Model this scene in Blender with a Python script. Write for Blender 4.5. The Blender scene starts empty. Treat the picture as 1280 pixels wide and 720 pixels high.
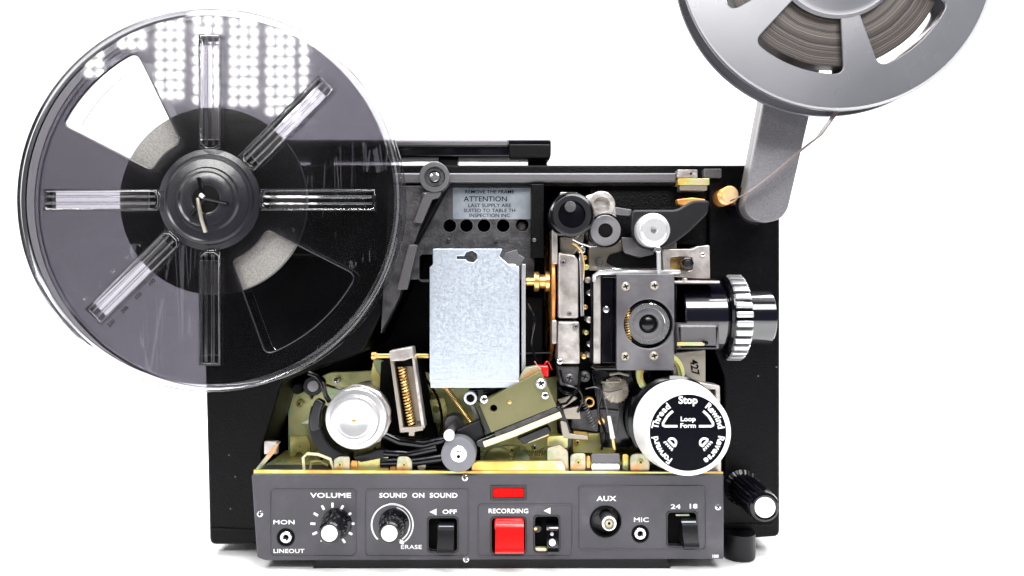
import bpy, bmesh, math, random
from mathutils import Vector, Matrix
random.seed(4)
scn = bpy.context.scene
COL = scn.collection
D = 420.0                      # camera to control panel, mm
MM = 0.001
PI = math.pi

def sc(Y): return 0.5 * (D + Y) / D                 # mm per photo pixel at depth Y (mm)
def W(x, y, Y):                                      # photo pixel at a depth -> world metres
    s = sc(Y)
    return Vector(((x - 640) * s, Y, (360 - y) * s)) * MM

# ------------------------------------------------------------------ materials
def mat(name, col, rough=0.5, metal=0.0, spec=0.5, bump=None, vary=None, coat=0.0, rvary=None, emit=None):
    m = bpy.data.materials.new(name); m.use_nodes = True
    nt = m.node_tree; b = nt.nodes['Principled BSDF']
    b.inputs['Base Color'].default_value = (*col, 1)
    b.inputs['Roughness'].default_value = rough
    b.inputs['Metallic'].default_value = metal
    b.inputs['Specular IOR Level'].default_value = spec
    b.inputs['Coat Weight'].default_value = coat
    b.inputs['Coat Roughness'].default_value = 0.08
    tc = nt.nodes.new('ShaderNodeTexCoord')
    def noise(scale, detail=4, stretch=None, dist=0.0):
        n = nt.nodes.new('ShaderNodeTexNoise'); n.inputs['Scale'].default_value = scale
        n.inputs['Detail'].default_value = detail; n.inputs['Distortion'].default_value = dist
        if stretch:
            mp = nt.nodes.new('ShaderNodeMapping'); mp.inputs['Scale'].default_value = stretch
            nt.links.new(tc.outputs['Object'], mp.inputs[0]); nt.links.new(mp.outputs[0], n.inputs[0])
        else:
            nt.links.new(tc.outputs['Object'], n.inputs[0])
        return n
    def ramp(src, stops):
        r = nt.nodes.new('ShaderNodeValToRGB')
        while len(r.color_ramp.elements) < len(stops): r.color_ramp.elements.new(0.5)
        for e, (p, c) in zip(r.color_ramp.elements, stops): e.position = p; e.color = (*c, 1)
        nt.links.new(src, r.inputs[0]); return r
    if vary:                                          # (scale, stops[, stretch])
        n = noise(vary[0], 5, vary[2] if len(vary) > 2 else None)
        r = ramp(n.outputs['Fac'], vary[1]); nt.links.new(r.outputs[0], b.inputs['Base Color'])
    if bump:                                          # (scale, strength[, stretch])
        n = noise(bump[0], 3, bump[2] if len(bump) > 2 else None)
        bp = nt.nodes.new('ShaderNodeBump'); bp.inputs['Strength'].default_value = bump[1]
        bp.inputs['Distance'].default_value = 0.0006
        nt.links.new(n.outputs['Fac'], bp.inputs['Height']); nt.links.new(bp.outputs[0], b.inputs['Normal'])
    if rvary:                                         # (scale, lo, hi[, stretch])
        n = noise(rvary[0], 4, rvary[3] if len(rvary) > 3 else None)
        mr = nt.nodes.new('ShaderNodeMapRange'); mr.inputs['From Min'].default_value = 0.35; mr.inputs['From Max'].default_value = 0.65
        mr.inputs['To Min'].default_value = rvary[1]; mr.inputs['To Max'].default_value = rvary[2]
        nt.links.new(n.outputs['Fac'], mr.inputs[0]); nt.links.new(mr.outputs[0], b.inputs['Roughness'])
    if emit:
        b.inputs['Emission Color'].default_value = (*emit[0], 1); b.inputs['Emission Strength'].default_value = emit[1]
    return m

def clear_plastic(name, tint, refl=0.06, haze=0.0, scratch=True):
    m = bpy.data.materials.new(name); m.use_nodes = True
    nt = m.node_tree; nt.nodes.clear()
    N = nt.nodes.new; L = nt.links.new
    out = N('ShaderNodeOutputMaterial')
    tr = N('ShaderNodeBsdfTransparent'); tr.inputs[0].default_value = (*tint, 1)
    g1 = N('ShaderNodeBsdfGlossy'); g1.inputs['Roughness'].default_value = 0.045
    g2 = N('ShaderNodeBsdfGlossy'); g2.inputs['Roughness'].default_value = 0.22
    gm = N('ShaderNodeMixShader'); gm.inputs[0].default_value = 0.12
    L(g1.outputs[0], gm.inputs[1]); L(g2.outputs[0], gm.inputs[2])
    df = N('ShaderNodeBsdfDiffuse'); df.inputs[0].default_value = (0.5, 0.5, 0.58, 1)
    tc = N('ShaderNodeTexCoord')
    n1 = N('ShaderNodeTexNoise'); n1.inputs['Scale'].default_value = 28; n1.inputs['Detail'].default_value = 8; n1.inputs['Distortion'].default_value = 1.2
    L(tc.outputs['Object'], n1.inputs[0])
    mr = N('ShaderNodeMapRange'); mr.inputs['From Min'].default_value = 0.45; mr.inputs['From Max'].default_value = 0.8
    mr.inputs['To Min'].default_value = haze * 0.5; mr.inputs['To Max'].default_value = haze * 2.2 + 0.0
    L(n1.outputs['Fac'], mr.inputs[0])
    fac = mr.outputs[0]
    if scratch:
        for rot, thr in ((0.5, 0.012), (-0.9, 0.010), (1.35, 0.008)):
            mp = N('ShaderNodeMapping'); mp.inputs['Rotation'].default_value = (0, rot, 0); mp.inputs['Scale'].default_value = (1, 1, 0.06)
            L(tc.outputs['Object'], mp.inputs[0])
            v = N('ShaderNodeTexVoronoi'); v.feature = 'DISTANCE_TO_EDGE'; v.inputs['Scale'].default_value = 60
            L(mp.outputs[0], v.inputs[0])
            lt = N('ShaderNodeMath'); lt.operation = 'LESS_THAN'; lt.inputs[1].default_value = thr
            L(v.outputs['Distance'], lt.inputs[0])
            nn = N('ShaderNodeTexNoise'); nn.inputs['Scale'].default_value = 22
            L(tc.outputs['Object'], nn.inputs[0])
            gt = N('ShaderNodeMath'); gt.operation = 'GREATER_THAN'; gt.inputs[1].default_value = 0.6
            L(nn.outputs['Fac'], gt.inputs[0])
            mu = N('ShaderNodeMath'); mu.operation = 'MULTIPLY'; L(lt.outputs[0], mu.inputs[0]); L(gt.outputs[0], mu.inputs[1])
            m2 = N('ShaderNodeMath'); m2.operation = 'MULTIPLY'; m2.inputs[1].default_value = 0.06; L(mu.outputs[0], m2.inputs[0])
            ad = N('ShaderNodeMath'); ad.operation = 'ADD'; L(fac, ad.inputs[0]); L(m2.outputs[0], ad.inputs[1]); fac = ad.outputs[0]
    mx = N('ShaderNodeMixShader'); L(fac, mx.inputs[0]); L(tr.outputs[0], mx.inputs[1]); L(df.outputs[0], mx.inputs[2])
    lw = N('ShaderNodeFresnel'); lw.inputs[0].default_value = 1.5
    mm = N('ShaderNodeMath'); mm.operation = 'MAXIMUM'; mm.inputs[1].default_value = refl; L(lw.outputs[0], mm.inputs[0])
    fm = N('ShaderNodeMixShader'); L(mm.outputs[0], fm.inputs[0]); L(mx.outputs[0], fm.inputs[1]); L(gm.outputs[0], fm.inputs[2])
    L(fm.outputs[0], out.inputs[0])
    return m

M = {}
M['black'] = mat('black crackle paint', (0.001, 0.001, 0.0014), 0.4, bump=(1300, 0.4), spec=0.12)
M['black_stipple'] = mat('black stippled casting', (0.0009, 0.0009, 0.0016), 0.3, bump=(1100, 0.6), spec=0.12)
M['void'] = mat('matt black', (0.003, 0.003, 0.003), 0.8, spec=0.1)
M['gloss'] = mat('gloss black', (0.002, 0.002, 0.004), 0.12, spec=0.5, rvary=(60, 0.06, 0.22))
M['rubber'] = mat('black rubber', (0.006, 0.006, 0.008), 0.4, bump=(300, 0.15), spec=0.3)
M['panel'] = mat('anodised grey panel', (0.08, 0.078, 0.088), 0.42, 0.25, bump=(1400, 0.2), rvary=(22, 0.3, 0.52),
                 vary=(45, [(0.3, (0.050, 0.048, 0.057)), (0.62, (0.068, 0.065, 0.076)), (0.76, (0.10, 0.097, 0.108))]))
M['dkgrey'] = mat('dark grey metal', (0.055, 0.053, 0.056), 0.4, 0.3, bump=(420, 0.8),
                  vary=(160, [(0.35, (0.035, 0.033, 0.036)), (0.6, (0.075, 0.072, 0.076))]))
M['grey'] = mat('grey metal', (0.13, 0.126, 0.134), 0.38, 0.45, bump=(700, 0.25))
M['steel'] = mat('brushed steel', (0.23, 0.225, 0.24), 0.36, 0.6, bump=(90, 0.25, (1, 1, 14)), rvary=(30, 0.28, 0.5),
                 vary=(40, [(0.3, (0.09, 0.087, 0.096)), (0.7, (0.2, 0.193, 0.207))]))
M['cast'] = mat('cast aluminium', (0.6, 0.57, 0.55), 0.32, 0.65, bump=(260, 0.6),
                vary=(120, [(0.3, (0.34, 0.30, 0.28)), (0.65, (0.66, 0.62, 0.60))]))
M['alu'] = mat('bright aluminium', (0.78, 0.78, 0.80), 0.24, 0.65, bump=(500, 0.08))
M['chrome'] = mat('chrome', (0.85, 0.85, 0.88), 0.12, 0.9)
M['foil'] = mat('galvanised sheet', (0.6, 0.66, 0.75), 0.3, 0.7,
                vary=(1000, [(0.3, (0.56, 0.62, 0.71)), (0.5, (0.60, 0.66, 0.75)), (0.7, (0.67, 0.72, 0.80))]),
                rvary=(500, 0.3, 0.42), bump=(500, 0.07, (0.12, 1, 1.6)))
M['olive'] = mat('olive plated steel', (0.14, 0.135, 0.06), 0.42, 0.35, bump=(600, 0.15),
                 vary=(30, [(0.3, (0.12, 0.12, 0.05)), (0.7, (0.19, 0.175, 0.085))]))
M['zinc'] = mat('yellow passivated zinc', (0.4, 0.35, 0.15), 0.3, 0.35, bump=(200, 0.2), rvary=(60, .2, .42),
                vary=(38, [(0.28, (0.30, 0.42, 0.2)), (0.42, (0.50, 0.54, 0.22)), (0.52, (0.62, 0.50, 0.16)), (0.60, (0.42, 0.48, 0.26)), (0.72, (0.62, 0.42, 0.30))]))
M['zinc_dark'] = mat('green passivated zinc', (0.2, 0.22, 0.12), 0.34, 0.2, bump=(200, 0.2), rvary=(40, .25, .45),
                     vary=(30, [(0.30, (0.32, 0.33, 0.13)), (0.44, (0.60, 0.64, 0.28)), (0.54, (0.78, 0.72, 0.34)), (0.62, (0.48, 0.68, 0.40)), (0.74, (0.8, 0.68, 0.5))]))
M['gold'] = mat('gold passivated zinc', (0.7, 0.5, 0.15), 0.33, 0.5,
                vary=(55, [(0.32, (0.62, 0.30, 0.08)), (0.47, (0.70, 0.52, 0.12)), (0.56, (0.62, 0.66, 0.25)), (0.68, (0.75, 0.60, 0.45))]))
M['pinkzinc'] = mat('iridescent zinc', (0.6, 0.5, 0.45), 0.35, 0.4,
                    vary=(90, [(0.36, (0.26, 0.32, 0.2)), (0.5, (0.48, 0.45, 0.33)), (0.62, (0.6, 0.32, 0.14))]))
M['brass'] = mat('brass', (0.85, 0.55, 0.2), 0.28, 0.85)
M['amber'] = mat('copper shutter', (0.75, 0.34, 0.09), 0.28, 0.6, rvary=(30, 0.2, 0.45),
                 vary=(22, [(0.35, (0.45, 0.14, 0.03)), (0.55, (0.85, 0.42, 0.12)), (0.7, (0.95, 0.75, 0.5))]))
M['cream'] = mat('cream plastic', (0.75, 0.68, 0.42), 0.3)
M['beige'] = mat('beige plated metal', (0.36, 0.32, 0.27), 0.3, 0.6, bump=(300, 0.2))
M['white'] = mat('white plastic', (0.85, 0.85, 0.85), 0.25)
M['ink'] = mat('white print', (0.85, 0.85, 0.86), 0.5)
M['inkblack'] = mat('black print', (0.002, 0.002, 0.005), 0.5, spec=0.06)
M['red'] = mat('red plastic', (0.75, 0.006, 0.006), 0.22, spec=0.6, coat=0.3)
M['redlamp'] = mat('red indicator lens', (0.85, 0.0, 0.0), 0.3, spec=0.1)
M['lens'] = mat('polished black lens barrel', (0.002, 0.002, 0.007), 0.12, spec=1.0, coat=1.0, bump=(25, 0.12))
M['grroll'] = mat('grey rubber roller', (0.16, 0.16, 0.18), 0.4, bump=(300, 0.15))
M['armgrey'] = mat('silver grey paint', (0.22, 0.215, 0.23), 0.36, 0.35, bump=(1500, 0.4),
                   vary=(1500, [(0.3, (0.13, 0.127, 0.138)), (0.7, (0.20, 0.195, 0.21))]))
M['armedge'] = mat('pale arm edge', (0.12, 0.117, 0.114), 0.4, 0.2)
M['reelgrey'] = mat('grey reel plastic', (0.11, 0.11, 0.125), 0.25, 0.0, spec=0.8, rvary=(12, 0.2, 0.34),
                    vary=(9, [(0.3, (0.075, 0.075, 0.086)), (0.7, (0.10, 0.10, 0.113))]))
M['stipgrey'] = mat('grey stippled hub', (0.2, 0.19, 0.18), 0.55, 0.0, bump=(700, 0.7),
                    vary=(1300, [(0.35, (0.15, 0.14, 0.13)), (0.62, (0.23, 0.22, 0.21))]))
M['hubgloss'] = mat('smoked hub plastic', (0.010, 0.010, 0.014), 0.26, spec=0.5, coat=0.1, bump=(90, 0.25))
M['smoke'] = clear_plastic('smoked clear plastic', (0.37, 0.362, 0.385), 0.045, 0.003)
M['smoke_back'] = clear_plastic('smoked clear plastic rear', (0.78, 0.77, 0.80), 0.03, 0.004, False)
M['ribfloor'] = clear_plastic('lightly smoked plastic', (0.8, 0.79, 0.81), 0.05, 0.004, False)
M['clear'] = clear_plastic('clear plastic', (0.86, 0.86, 0.88), 0.10, 0.01, False)
M['sticker'] = mat('silver foil label', (0.5, 0.55, 0.62), 0.35, 0.4, vary=(60, [(0.3, (0.2, 0.23, 0.27)), (0.7, (0.42, 0.45, 0.49))]))
M['backdrop'] = mat('white paper', (0.9, 0.9, 0.9), 0.9, spec=0.1)

def film_mat():
    m = mat('wound film', (0.1, 0.09, 0.085), 0.45, 0.0, spec=0.35)
    nt = m.node_tree; b = nt.nodes['Principled BSDF']; N = nt.nodes.new; L = nt.links.new
    tc = N('ShaderNodeTexCoord'); sx = N('ShaderNodeSeparateXYZ'); L(tc.outputs['Object'], sx.inputs[0])
    cb = N('ShaderNodeCombineXYZ'); L(sx.outputs[0], cb.inputs[0]); L(sx.outputs[2], cb.inputs[1])
    ln = N('ShaderNodeVectorMath'); ln.operation = 'LENGTH'; L(cb.outputs[0], ln.inputs[0])
    nz = N('ShaderNodeTexNoise'); nz.inputs['Scale'].default_value = 60; nz.inputs['Detail'].default_value = 6; L(tc.outputs['Object'], nz.inputs[0])
    wob = N('ShaderNodeMath'); wob.operation = 'MULTIPLY_ADD'; wob.inputs[1].default_value = 0.0022; L(nz.outputs['Fac'], wob.inputs[0]); L(ln.outputs['Value'], wob.inputs[2])
    def bands(freq):
        a = N('ShaderNodeMath'); a.operation = 'MULTIPLY'; a.inputs[1].default_value = freq; L(wob.outputs[0], a.inputs[0])
        n = N('ShaderNodeTexNoise'); n.noise_dimensions = '1D'; n.inputs['Scale'].default_value = 1; n.inputs['Detail'].default_value = 3
        L(a.outputs[0], n.inputs['W']); return n.outputs['Fac']
    f1 = bands(1500); f2 = bands(160)
    ad = N('ShaderNodeMath'); ad.operation = 'ADD'; L(f1, ad.inputs[0]); L(f2, ad.inputs[1])
    hv = N('ShaderNodeMath'); hv.operation = 'MULTIPLY'; hv.inputs[1].default_value = 0.5; L(ad.outputs[0], hv.inputs[0])
    r = N('ShaderNodeValToRGB'); r.color_ramp.elements[0].position = 0.40; r.color_ramp.elements[0].color = (0.010, 0.008, 0.008, 1)
    r.color_ramp.elements[1].position = 0.60; r.color_ramp.elements[1].color = (0.10, 0.083, 0.074, 1)
    L(hv.outputs[0], r.inputs[0]); L(r.outputs[0], b.inputs['Base Color'])
    bp = N('ShaderNodeBump'); bp.inputs['Strength'].default_value = 0.8; bp.inputs['Distance'].default_value = 0.0006
    L(hv.outputs[0], bp.inputs['Height']); L(bp.outputs[0], b.inputs['Normal'])
    return m
M['film'] = film_mat()
M['filmedge'] = mat('film base', (0.15, 0.12, 0.115), 0.3, spec=0.7)

# ------------------------------------------------------------------ mesh builder
class MB:
    def __init__(s): s.bm = bmesh.new(); s.mats = []
    def mi(s, m):
        if m not in s.mats: s.mats.append(m)
        return s.mats.index(m)
    def take(s, me, m):
        n = len(s.bm.faces); s.bm.from_mesh(me); s.bm.faces.ensure_lookup_table()
        i = s.mi(m)
        for f in s.bm.faces[n:]: f.material_index = i
        bpy.data.meshes.remove(me)
    def plate(s, m, poly, Yf, Yb, holes=(), bev=0.3, px=True):
        """outline in photo pixels at depth Yf, extruded straight back to Yb"""
        cu = bpy.data.curves.new('tmp', 'CURVE'); cu.dimensions = '2D'; cu.fill_mode = 'BOTH'
        bev = min(bev, abs(Yb - Yf) * 0.45)
        cu.extrude = (abs(Yb - Yf) / 2 - bev) * MM; cu.bevel_depth = bev * MM; cu.bevel_resolution = 2; cu.offset = -bev * MM
        cu.resolution_u = 1
        for pl in [poly] + list(holes):
            sp = cu.splines.new('POLY'); sp.points.add(len(pl) - 1); sp.use_cyclic_u = True
            for p, q in zip(sp.points, pl):
                v = W(q[0], q[1], Yf) if px else Vector((q[0], 0, q[1])) * MM
                p.co = (v.x, v.z, 0, 1)
        ob = bpy.data.objects.new('tmp', cu)
        me = bpy.data.meshes.new_from_object(ob)
        Yc = (Yf + Yb) / 2 * MM
        me.transform(Matrix(((1, 0, 0, 0), (0, 0, -1, Yc), (0, 1, 0, 0), (0, 0, 0, 1))))
        bpy.data.objects.remove(ob); bpy.data.curves.remove(cu)
        s.take(me, m); return s
    def text(s, m, t, x, y, Y, size, rot=0, thick=0.12, bold=0.0, sx=1.0, align='CENTER', space=1.0, shear=0):
        cu = bpy.data.curves.new('tmp', 'FONT'); cu.body = t; cu.size = size * sc(Y) * MM; cu.align_x = align; cu.align_y = 'CENTER'
        cu.extrude = thick * MM; cu.offset = bold * size * sc(Y) * MM * 0.03; cu.space_character = space; cu.resolution_u = 3
        ob = bpy.data.objects.new('tmp', cu); me = bpy.data.meshes.new_from_object(ob)
        p = W(x, y, Y)
        T = Matrix.Translation(p) @ Matrix.Rotation(-math.radians(rot), 4, 'Y') @ Matrix(((1, 0, 0, 0), (0, 0, -1, 0), (0, 1, 0, 0), (0, 0, 0, 1))) @ Matrix.Diagonal((sx, 1, 1, 1))
        me.transform(T); bpy.data.objects.remove(ob); bpy.data.curves.remove(cu)
        s.take(me, m); return s
    def lathe(s, m, o, axis, prof, seg=48, mod=None):
        """prof: (radius mm, distance along axis mm); mod(theta, j) scales the radius"""
        a = Vector(axis).normalized()
        u = a.orthogonal().normalized()
        if abs(a.y) > 0.99: u = Vector((1, 0, 0))
        if abs(a.x) > 0.99: u = Vector((0, 0, 1))
        v = a.cross(u); i = s.mi(m); rings = []
        for j, (r, t) in enumerate(prof):
            if r <= 1e-6: rings.append([s.bm.verts.new(o + a * t * MM)]); continue
            ring = []
            for k in range(seg):
                th = 2 * PI * k / seg; rr = r * (mod(th, j) if mod else 1)
                ring.append(s.bm.verts.new(o + (a * t + (u * math.cos(th) + v * math.sin(th)) * rr) * MM))
            rings.append(ring)
        for A, B in zip(rings, rings[1:]):
            for k in range(seg):
                k2 = (k + 1) % seg
                if len(A) == 1 and len(B) == 1: continue
                if len(A) == 1: f = s.bm.faces.new((A[0], B[k], B[k2]))
                elif len(B) == 1: f = s.bm.faces.new((A[k], B[0], A[k2]))
                else: f = s.bm.faces.new((A[k], B[k], B[k2], A[k2]))
                f.material_index = i
        return s
    def cyl(s, m, x, y, Yf, Yb, r, bev=0.4, seg=40, mod=None):
        """cylinder pointing at the camera side; x, y, r in photo pixels at Yf"""
        R = r * sc(Yf); L = Yb - Yf; bev = min(bev, R * .5, L * .5)
        return s.lathe(m, W(x, y, Yf), (0, 1, 0), [(0, 0), (R - bev, 0), (R - bev * .3, bev * .3), (R, bev), (R, L - bev * .2), (R - bev * .2, L), (0, L)], seg, mod)
    def ring(s, m, x, y, Yf, Yb, r0, r1, seg=48):
        a, b = r0 * sc(Yf), r1 * sc(Yf); L = Yb - Yf; e = min(0.3, (b - a) * .3)
        return s.lathe(m, W(x, y, Yf), (0, 1, 0), [(a, L), (a, e), (a + e, 0), (b - e, 0), (b, e), (b, L), (a, L)], seg)
    def tube(s, m, pts, r, seg=10, cap=True):
        """pts world vectors, r mm"""
        i = s.mi(m); rings = []; n = len(pts); prev = None
        for k, p in enumerate(pts):
            d = (pts[min(k + 1, n - 1)] - pts[max(k - 1, 0)]).normalized()
            if prev is None: u = d.orthogonal().normalized()
            else: u = (prev - d * prev.dot(d)).normalized()
            prev = u; v = d.cross(u)
            rr = r[k] if isinstance(r, (list, tuple)) else r
            rings.append([s.bm.verts.new(p + (u * math.cos(2 * PI * q / seg) + v * math.sin(2 * PI * q / seg)) * rr * MM) for q in range(seg)])
        for A, B in zip(rings, rings[1:]):
            for q in range(seg):
                f = s.bm.faces.new((A[q], A[(q + 1) % seg], B[(q + 1) % seg], B[q])); f.material_index = i
        if cap:
            for R_ in (rings[0], rings[-1]):
                f = s.bm.faces.new(R_); f.material_index = i
        return s
    def coil(s, m, p0, p1, R, turns, r):
        a = (p1 - p0); L = a.length; a.normalize(); u = a.orthogonal().normalized(); v = a.cross(u)
        n = int(turns * 12); pts = []
        for k in range(n + 1):
            th = 2 * PI * turns * k / n
            pts.append(p0 + a * L * k / n + (u * math.cos(th) + v * math.sin(th)) * R * MM)
        return s.tube(m, pts, r, 6)
    def build(s, name, parent=None, angle=35, label=None):
        bm = s.bm; bmesh.ops.recalc_face_normals(bm, faces=bm.faces[:])
        bm.verts.ensure_lookup_table()
        lo = Vector([min(v.co[k] for v in bm.verts) for k in range(3)]); hi = Vector([max(v.co[k] for v in bm.verts) for k in range(3)])
        c = (lo + hi) / 2
        for v in bm.verts: v.co -= c
        me = bpy.data.meshes.new(name); bm.to_mesh(me); bm.free()
        for p in me.polygons: p.use_smooth = True
        me.set_sharp_from_angle(angle=math.radians(angle))
        for m in s.mats: me.materials.append(m)
        ob = bpy.data.objects.new(name, me); COL.objects.link(ob)
        wl[ob.name] = c
        if parent is not None:
            ob.parent = parent; ob.location = c - wl[parent.name]
        else: ob.location = c
        if label: ob['label'] = label
        return ob
wl = {}
def thing(name, label, cat, loc):
    o = bpy.data.objects.new(name, None); COL.objects.link(o); o.location = loc; wl[o.name] = Vector(loc)
    o.empty_display_size = 0.02; o['label'] = label; o['category'] = cat; return o

# outlines -------------------------------------------------------------
def rr(x0, y0, x1, y1, r=3, n=5):
    pts = []
    for cx, cy, a in ((x1 - r, y0 + r, -90), (x1 - r, y1 - r, 0), (x0 + r, y1 - r, 90), (x0 + r, y0 + r, 180)):
        for k in range(n + 1):
            t = math.radians(a + 90 * k / n); pts.append((cx + r * math.cos(t), cy + r * math.sin(t)))
    return pts
def circ(x, y, r, n=64): return [(x + r * math.cos(2 * PI * k / n), y + r * math.sin(2 * PI * k / n)) for k in range(n)]
def fil(poly, r=3, n=4):
    out = []; N = len(poly)
    for k in range(N):
        p = Vector(poly[k]); a = Vector(poly[k - 1]) - p; b = Vector(poly[(k + 1) % N]) - p
        d = min(r, a.length * .45, b.length * .45); A = p + a.normalized() * d; B = p + b.normalized() * d
        for q in range(n + 1):
            t = q / n; out.append(tuple(A * (1 - t) ** 2 + p * 2 * t * (1 - t) + B * t * t))
    return out
def sector(cx, cy, r0, r1, a0, a1, c=9):
    """rounded annular sector; angles in degrees, counter-clockwise on screen"""
    def P(r, a): return Vector((cx + r * math.cos(math.radians(a)), cy - r * math.sin(math.radians(a))))
    pts = []
    def corner(A, K, B):
        for q in range(6):
            t = q / 5; pts.append(tuple(A * (1 - t) ** 2 + K * 2 * t * (1 - t) + B * t * t))
    d1 = math.degrees(c / r1); d0 = math.degrees(c / r0) * .8; c0 = c * .8
    corner(P(r1 - c, a0), P(r1, a0), P(r1, a0 + d1))
    for k in range(1, 16): pts.append(tuple(P(r1, a0 + d1 + (a1 - a0 - 2 * d1) * k / 16)))
    corner(P(r1, a1 - d1), P(r1, a1), P(r1 - c, a1))
    corner(P(r0 + c0, a1), P(r0, a1), P(r0, a1 - d0))
    for k in range(1, 8): pts.append(tuple(P(r0, a1 - d0 - (a1 - a0 - 2 * d0) * k / 8)))
    corner(P(r0, a0 + d0), P(r0, a0), P(r0 + c0, a0))
    return pts
def slot(x0, y0, x1, y1, w, n=6):
    d = Vector((x1 - x0, y1 - y0)); L = d.length; d.normalize(); nrm = Vector((-d.y, d.x)); pts = []
    r = w / 2
    for (cx, cy), s in (((x1, y1), 1), ((x0, y0), -1)):
        for k in range(n + 1):
            t = -PI / 2 + PI * k / n
            v = Vector((cx, cy)) + (d * math.cos(t) + nrm * math.sin(t)) * r * s; pts.append(tuple(v))
    return pts
def screw(par, x, y, Y, r, m='chrome', name='screw', h=1.5):
    b = MB(); R = r * sc(Y)
    b.lathe(M[m], W(x, y, Y), (0, 1, 0), [(0, 0.1), (R * .5, 0.1), (R * .85, R * .25), (R, R * .6), (R, h), (0, h)], 24)
    a = random.uniform(0, PI / 2); c = W(x, y, Y)
    for k in range(2):
        th = a + k * PI / 2; u = Vector((math.cos(th), 0, math.sin(th))) * R * .55 * MM; v = Vector((-math.sin(th), 0, math.cos(th))) * R * .13 * MM
        q = Vector((0, -0.06 * MM, 0)) - Vector((0, 0.00002 * k, 0))
        vs = [b.bm.verts.new(c + q + s1 * u + s2 * v) for s1, s2 in ((1, 1), (-1, 1), (-1, -1), (1, -1))]
        f = b.bm.faces.new(vs); f.material_index = b.mi(M['void'])
    return b.build(name, par)

# ================================================================== SETTING
FLOOR = -0.177
b = MB()
prof = [(-0.75, FLOOR), (0.35, FLOOR)]
for k in range(1, 13):
    t = PI / 2 * k / 12; prof.append((0.35 + 0.35 * math.sin(t), FLOOR + 0.35 - 0.35 * math.cos(t)))
prof.append((0.70, 1.9))
rows = [[b.bm.verts.new((x, y, z)) for (y, z) in prof] for x in (-2.2, 2.2)]
for k in range(len(prof) - 1):
    f = b.bm.faces.new((rows[0][k], rows[1][k], rows[1][k + 1], rows[0][k + 1])); f.material_index = b.mi(M['backdrop'])
bd = b.build('backdrop'); bd['kind'] = 'structure'

# ================================================================== PROJECTOR
PJ = thing('film_projector', 'black sound film projector with its side cover off, mechanism and grey control panel showing', 'film projector', (0.0, 0.06, FLOOR))
RIM = 25
out = fil([(250, 206), (975, 206), (975, 671), (905, 675), (262, 681)], 8)
hole = fil([(560, 233), (500, 345), (455, 440), (352, 478), (328, 560), (328, 597), (905, 597), (905, 470), (886, 420), (886, 233)], 6)
b = MB()
b.plate(M['black_stipple'], out, RIM, 112, [hole], 1.5)
b.plate(M['black'], [(x * 1.0, y) for x, y in fil([(285, 225), (905, 225), (905, 625), (290, 630)], 6)], 112, 150, bev=1)
b.build('housing', PJ)
MB().plate(M['black_stipple'], slot(890, 656, 966, 656, 3), RIM - 0.8, RIM + 1, bev=.3).build('moulded_ridge', PJ)
MB().plate(M['black_stipple'], slot(264, 661, 318, 663, 3), RIM - 0.8, RIM + 1, bev=.3).build('moulded_ridge', PJ)
for x, y in ((286, 569), (288, 636), (294, 596), (971, 459), (948, 470)):
    b = MB(); b.lathe(M['grey'], W(x, y, RIM - .4), (0, 1, 0), [(0, 0), (.5, .1), (.6, .6)], 10); b.build('rivet', PJ)
# top rail and things on it
b = MB(); b.plate(M['grey'], fil([(492, 216), (846, 216), (846, 228), (492, 228)], 2), RIM - 4, RIM + 8, bev=1.2); b.build('top_rail', PJ)
b = MB(); b.ring(M['grey'], 543, 221, RIM - 8, RIM, 13, 19); b.ring(M['dkgrey'], 543, 221, RIM - 6, RIM, 8, 13)
b.cyl(M['chrome'], 543, 221, RIM - 6, RIM, 6); b.build('bushing', PJ)
b = MB(); b.plate(M['gloss'], rr(352, 174, 689, 196, 3), 30, 52, bev=1.2)
b.plate(M['grey'], rr(356, 174, 636, 182, 3), 26, 34, bev=1.6)
b.plate(M['black'], rr(636, 180, 688, 197.5, 2), 26, 34, bev=1)
b.build('carrying_handle', PJ)
for x in (400, 560, 672): MB().plate(M['black'], rr(x - 12, 190, x + 12, 212, 1), 34, 46, bev=.4).build('handle_bracket', PJ)
# face pieces left of the lamp house
b = MB(); b.plate(M['dkgrey'], fil([(486, 232), (545, 232), (516, 308), (499, 372), (476, 418), (482, 300)], 3), RIM - 3, RIM + 6, bev=.6); b.build('side_trim', PJ)
b = MB(); b.plate(M['grey'], fil([(531, 240), (552, 240), (548, 247), (540, 249), (527, 279), (517, 278)], 1.5), RIM - 7, RIM - 3, bev=.4); b.build('bracket', PJ)
b = MB(); b.plate(M['grey'], fil([(511, 306), (522, 306), (509, 362), (496, 362)], 1.5), RIM - 7, RIM - 3, bev=.4); b.build('bracket', PJ)
holes = [circ(x, 282, 8.2, 24) for x in (562, 583, 605, 629)] + [circ(653, 281, 8, 24), rr(524, 318, 548, 352, 5)]
b = MB(); b.plate(M['dkgrey'], fil([(550, 234), (668, 234), (668, 350), (505, 350), (513, 296), (524, 264)], 3), 32, 36, holes, .4)
b.build('lamp_house_plate', PJ)
for x in (562, 583, 605, 629): MB().ring(M['grey'], x, 282, 31.6, 33, 8, 9.3, 32).build('vent_rim', PJ)
b = MB(); b.lathe(M['cast'], W(652, 283, 40), (0, 1, 0), [(0, 0), (3, 1), (4, 4)], 20); b.build('lamp_pin', PJ)
b = MB(); b.plate(M['sticker'], rr(566, 227, 666, 274, 2), 31.6, 31.9, bev=.05)
for t, y, s_ in (('CONNECTION TO', 233.5, 6.2), ('REMOVE THE FRAME', 240, 6.2), ('ATTENTION', 249, 9), ('LAST SUPPLY ARE', 257, 6.4), ('SUITED TO TABLE TH', 263.3, 6.2), ('INSPECTION INC', 269.5, 6.2)):
    b.text(M['inkblack'], t, 607 if s_ > 8 else 612, y, 31.5, s_, thick=.03, sx=1.08, bold=.3)
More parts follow.
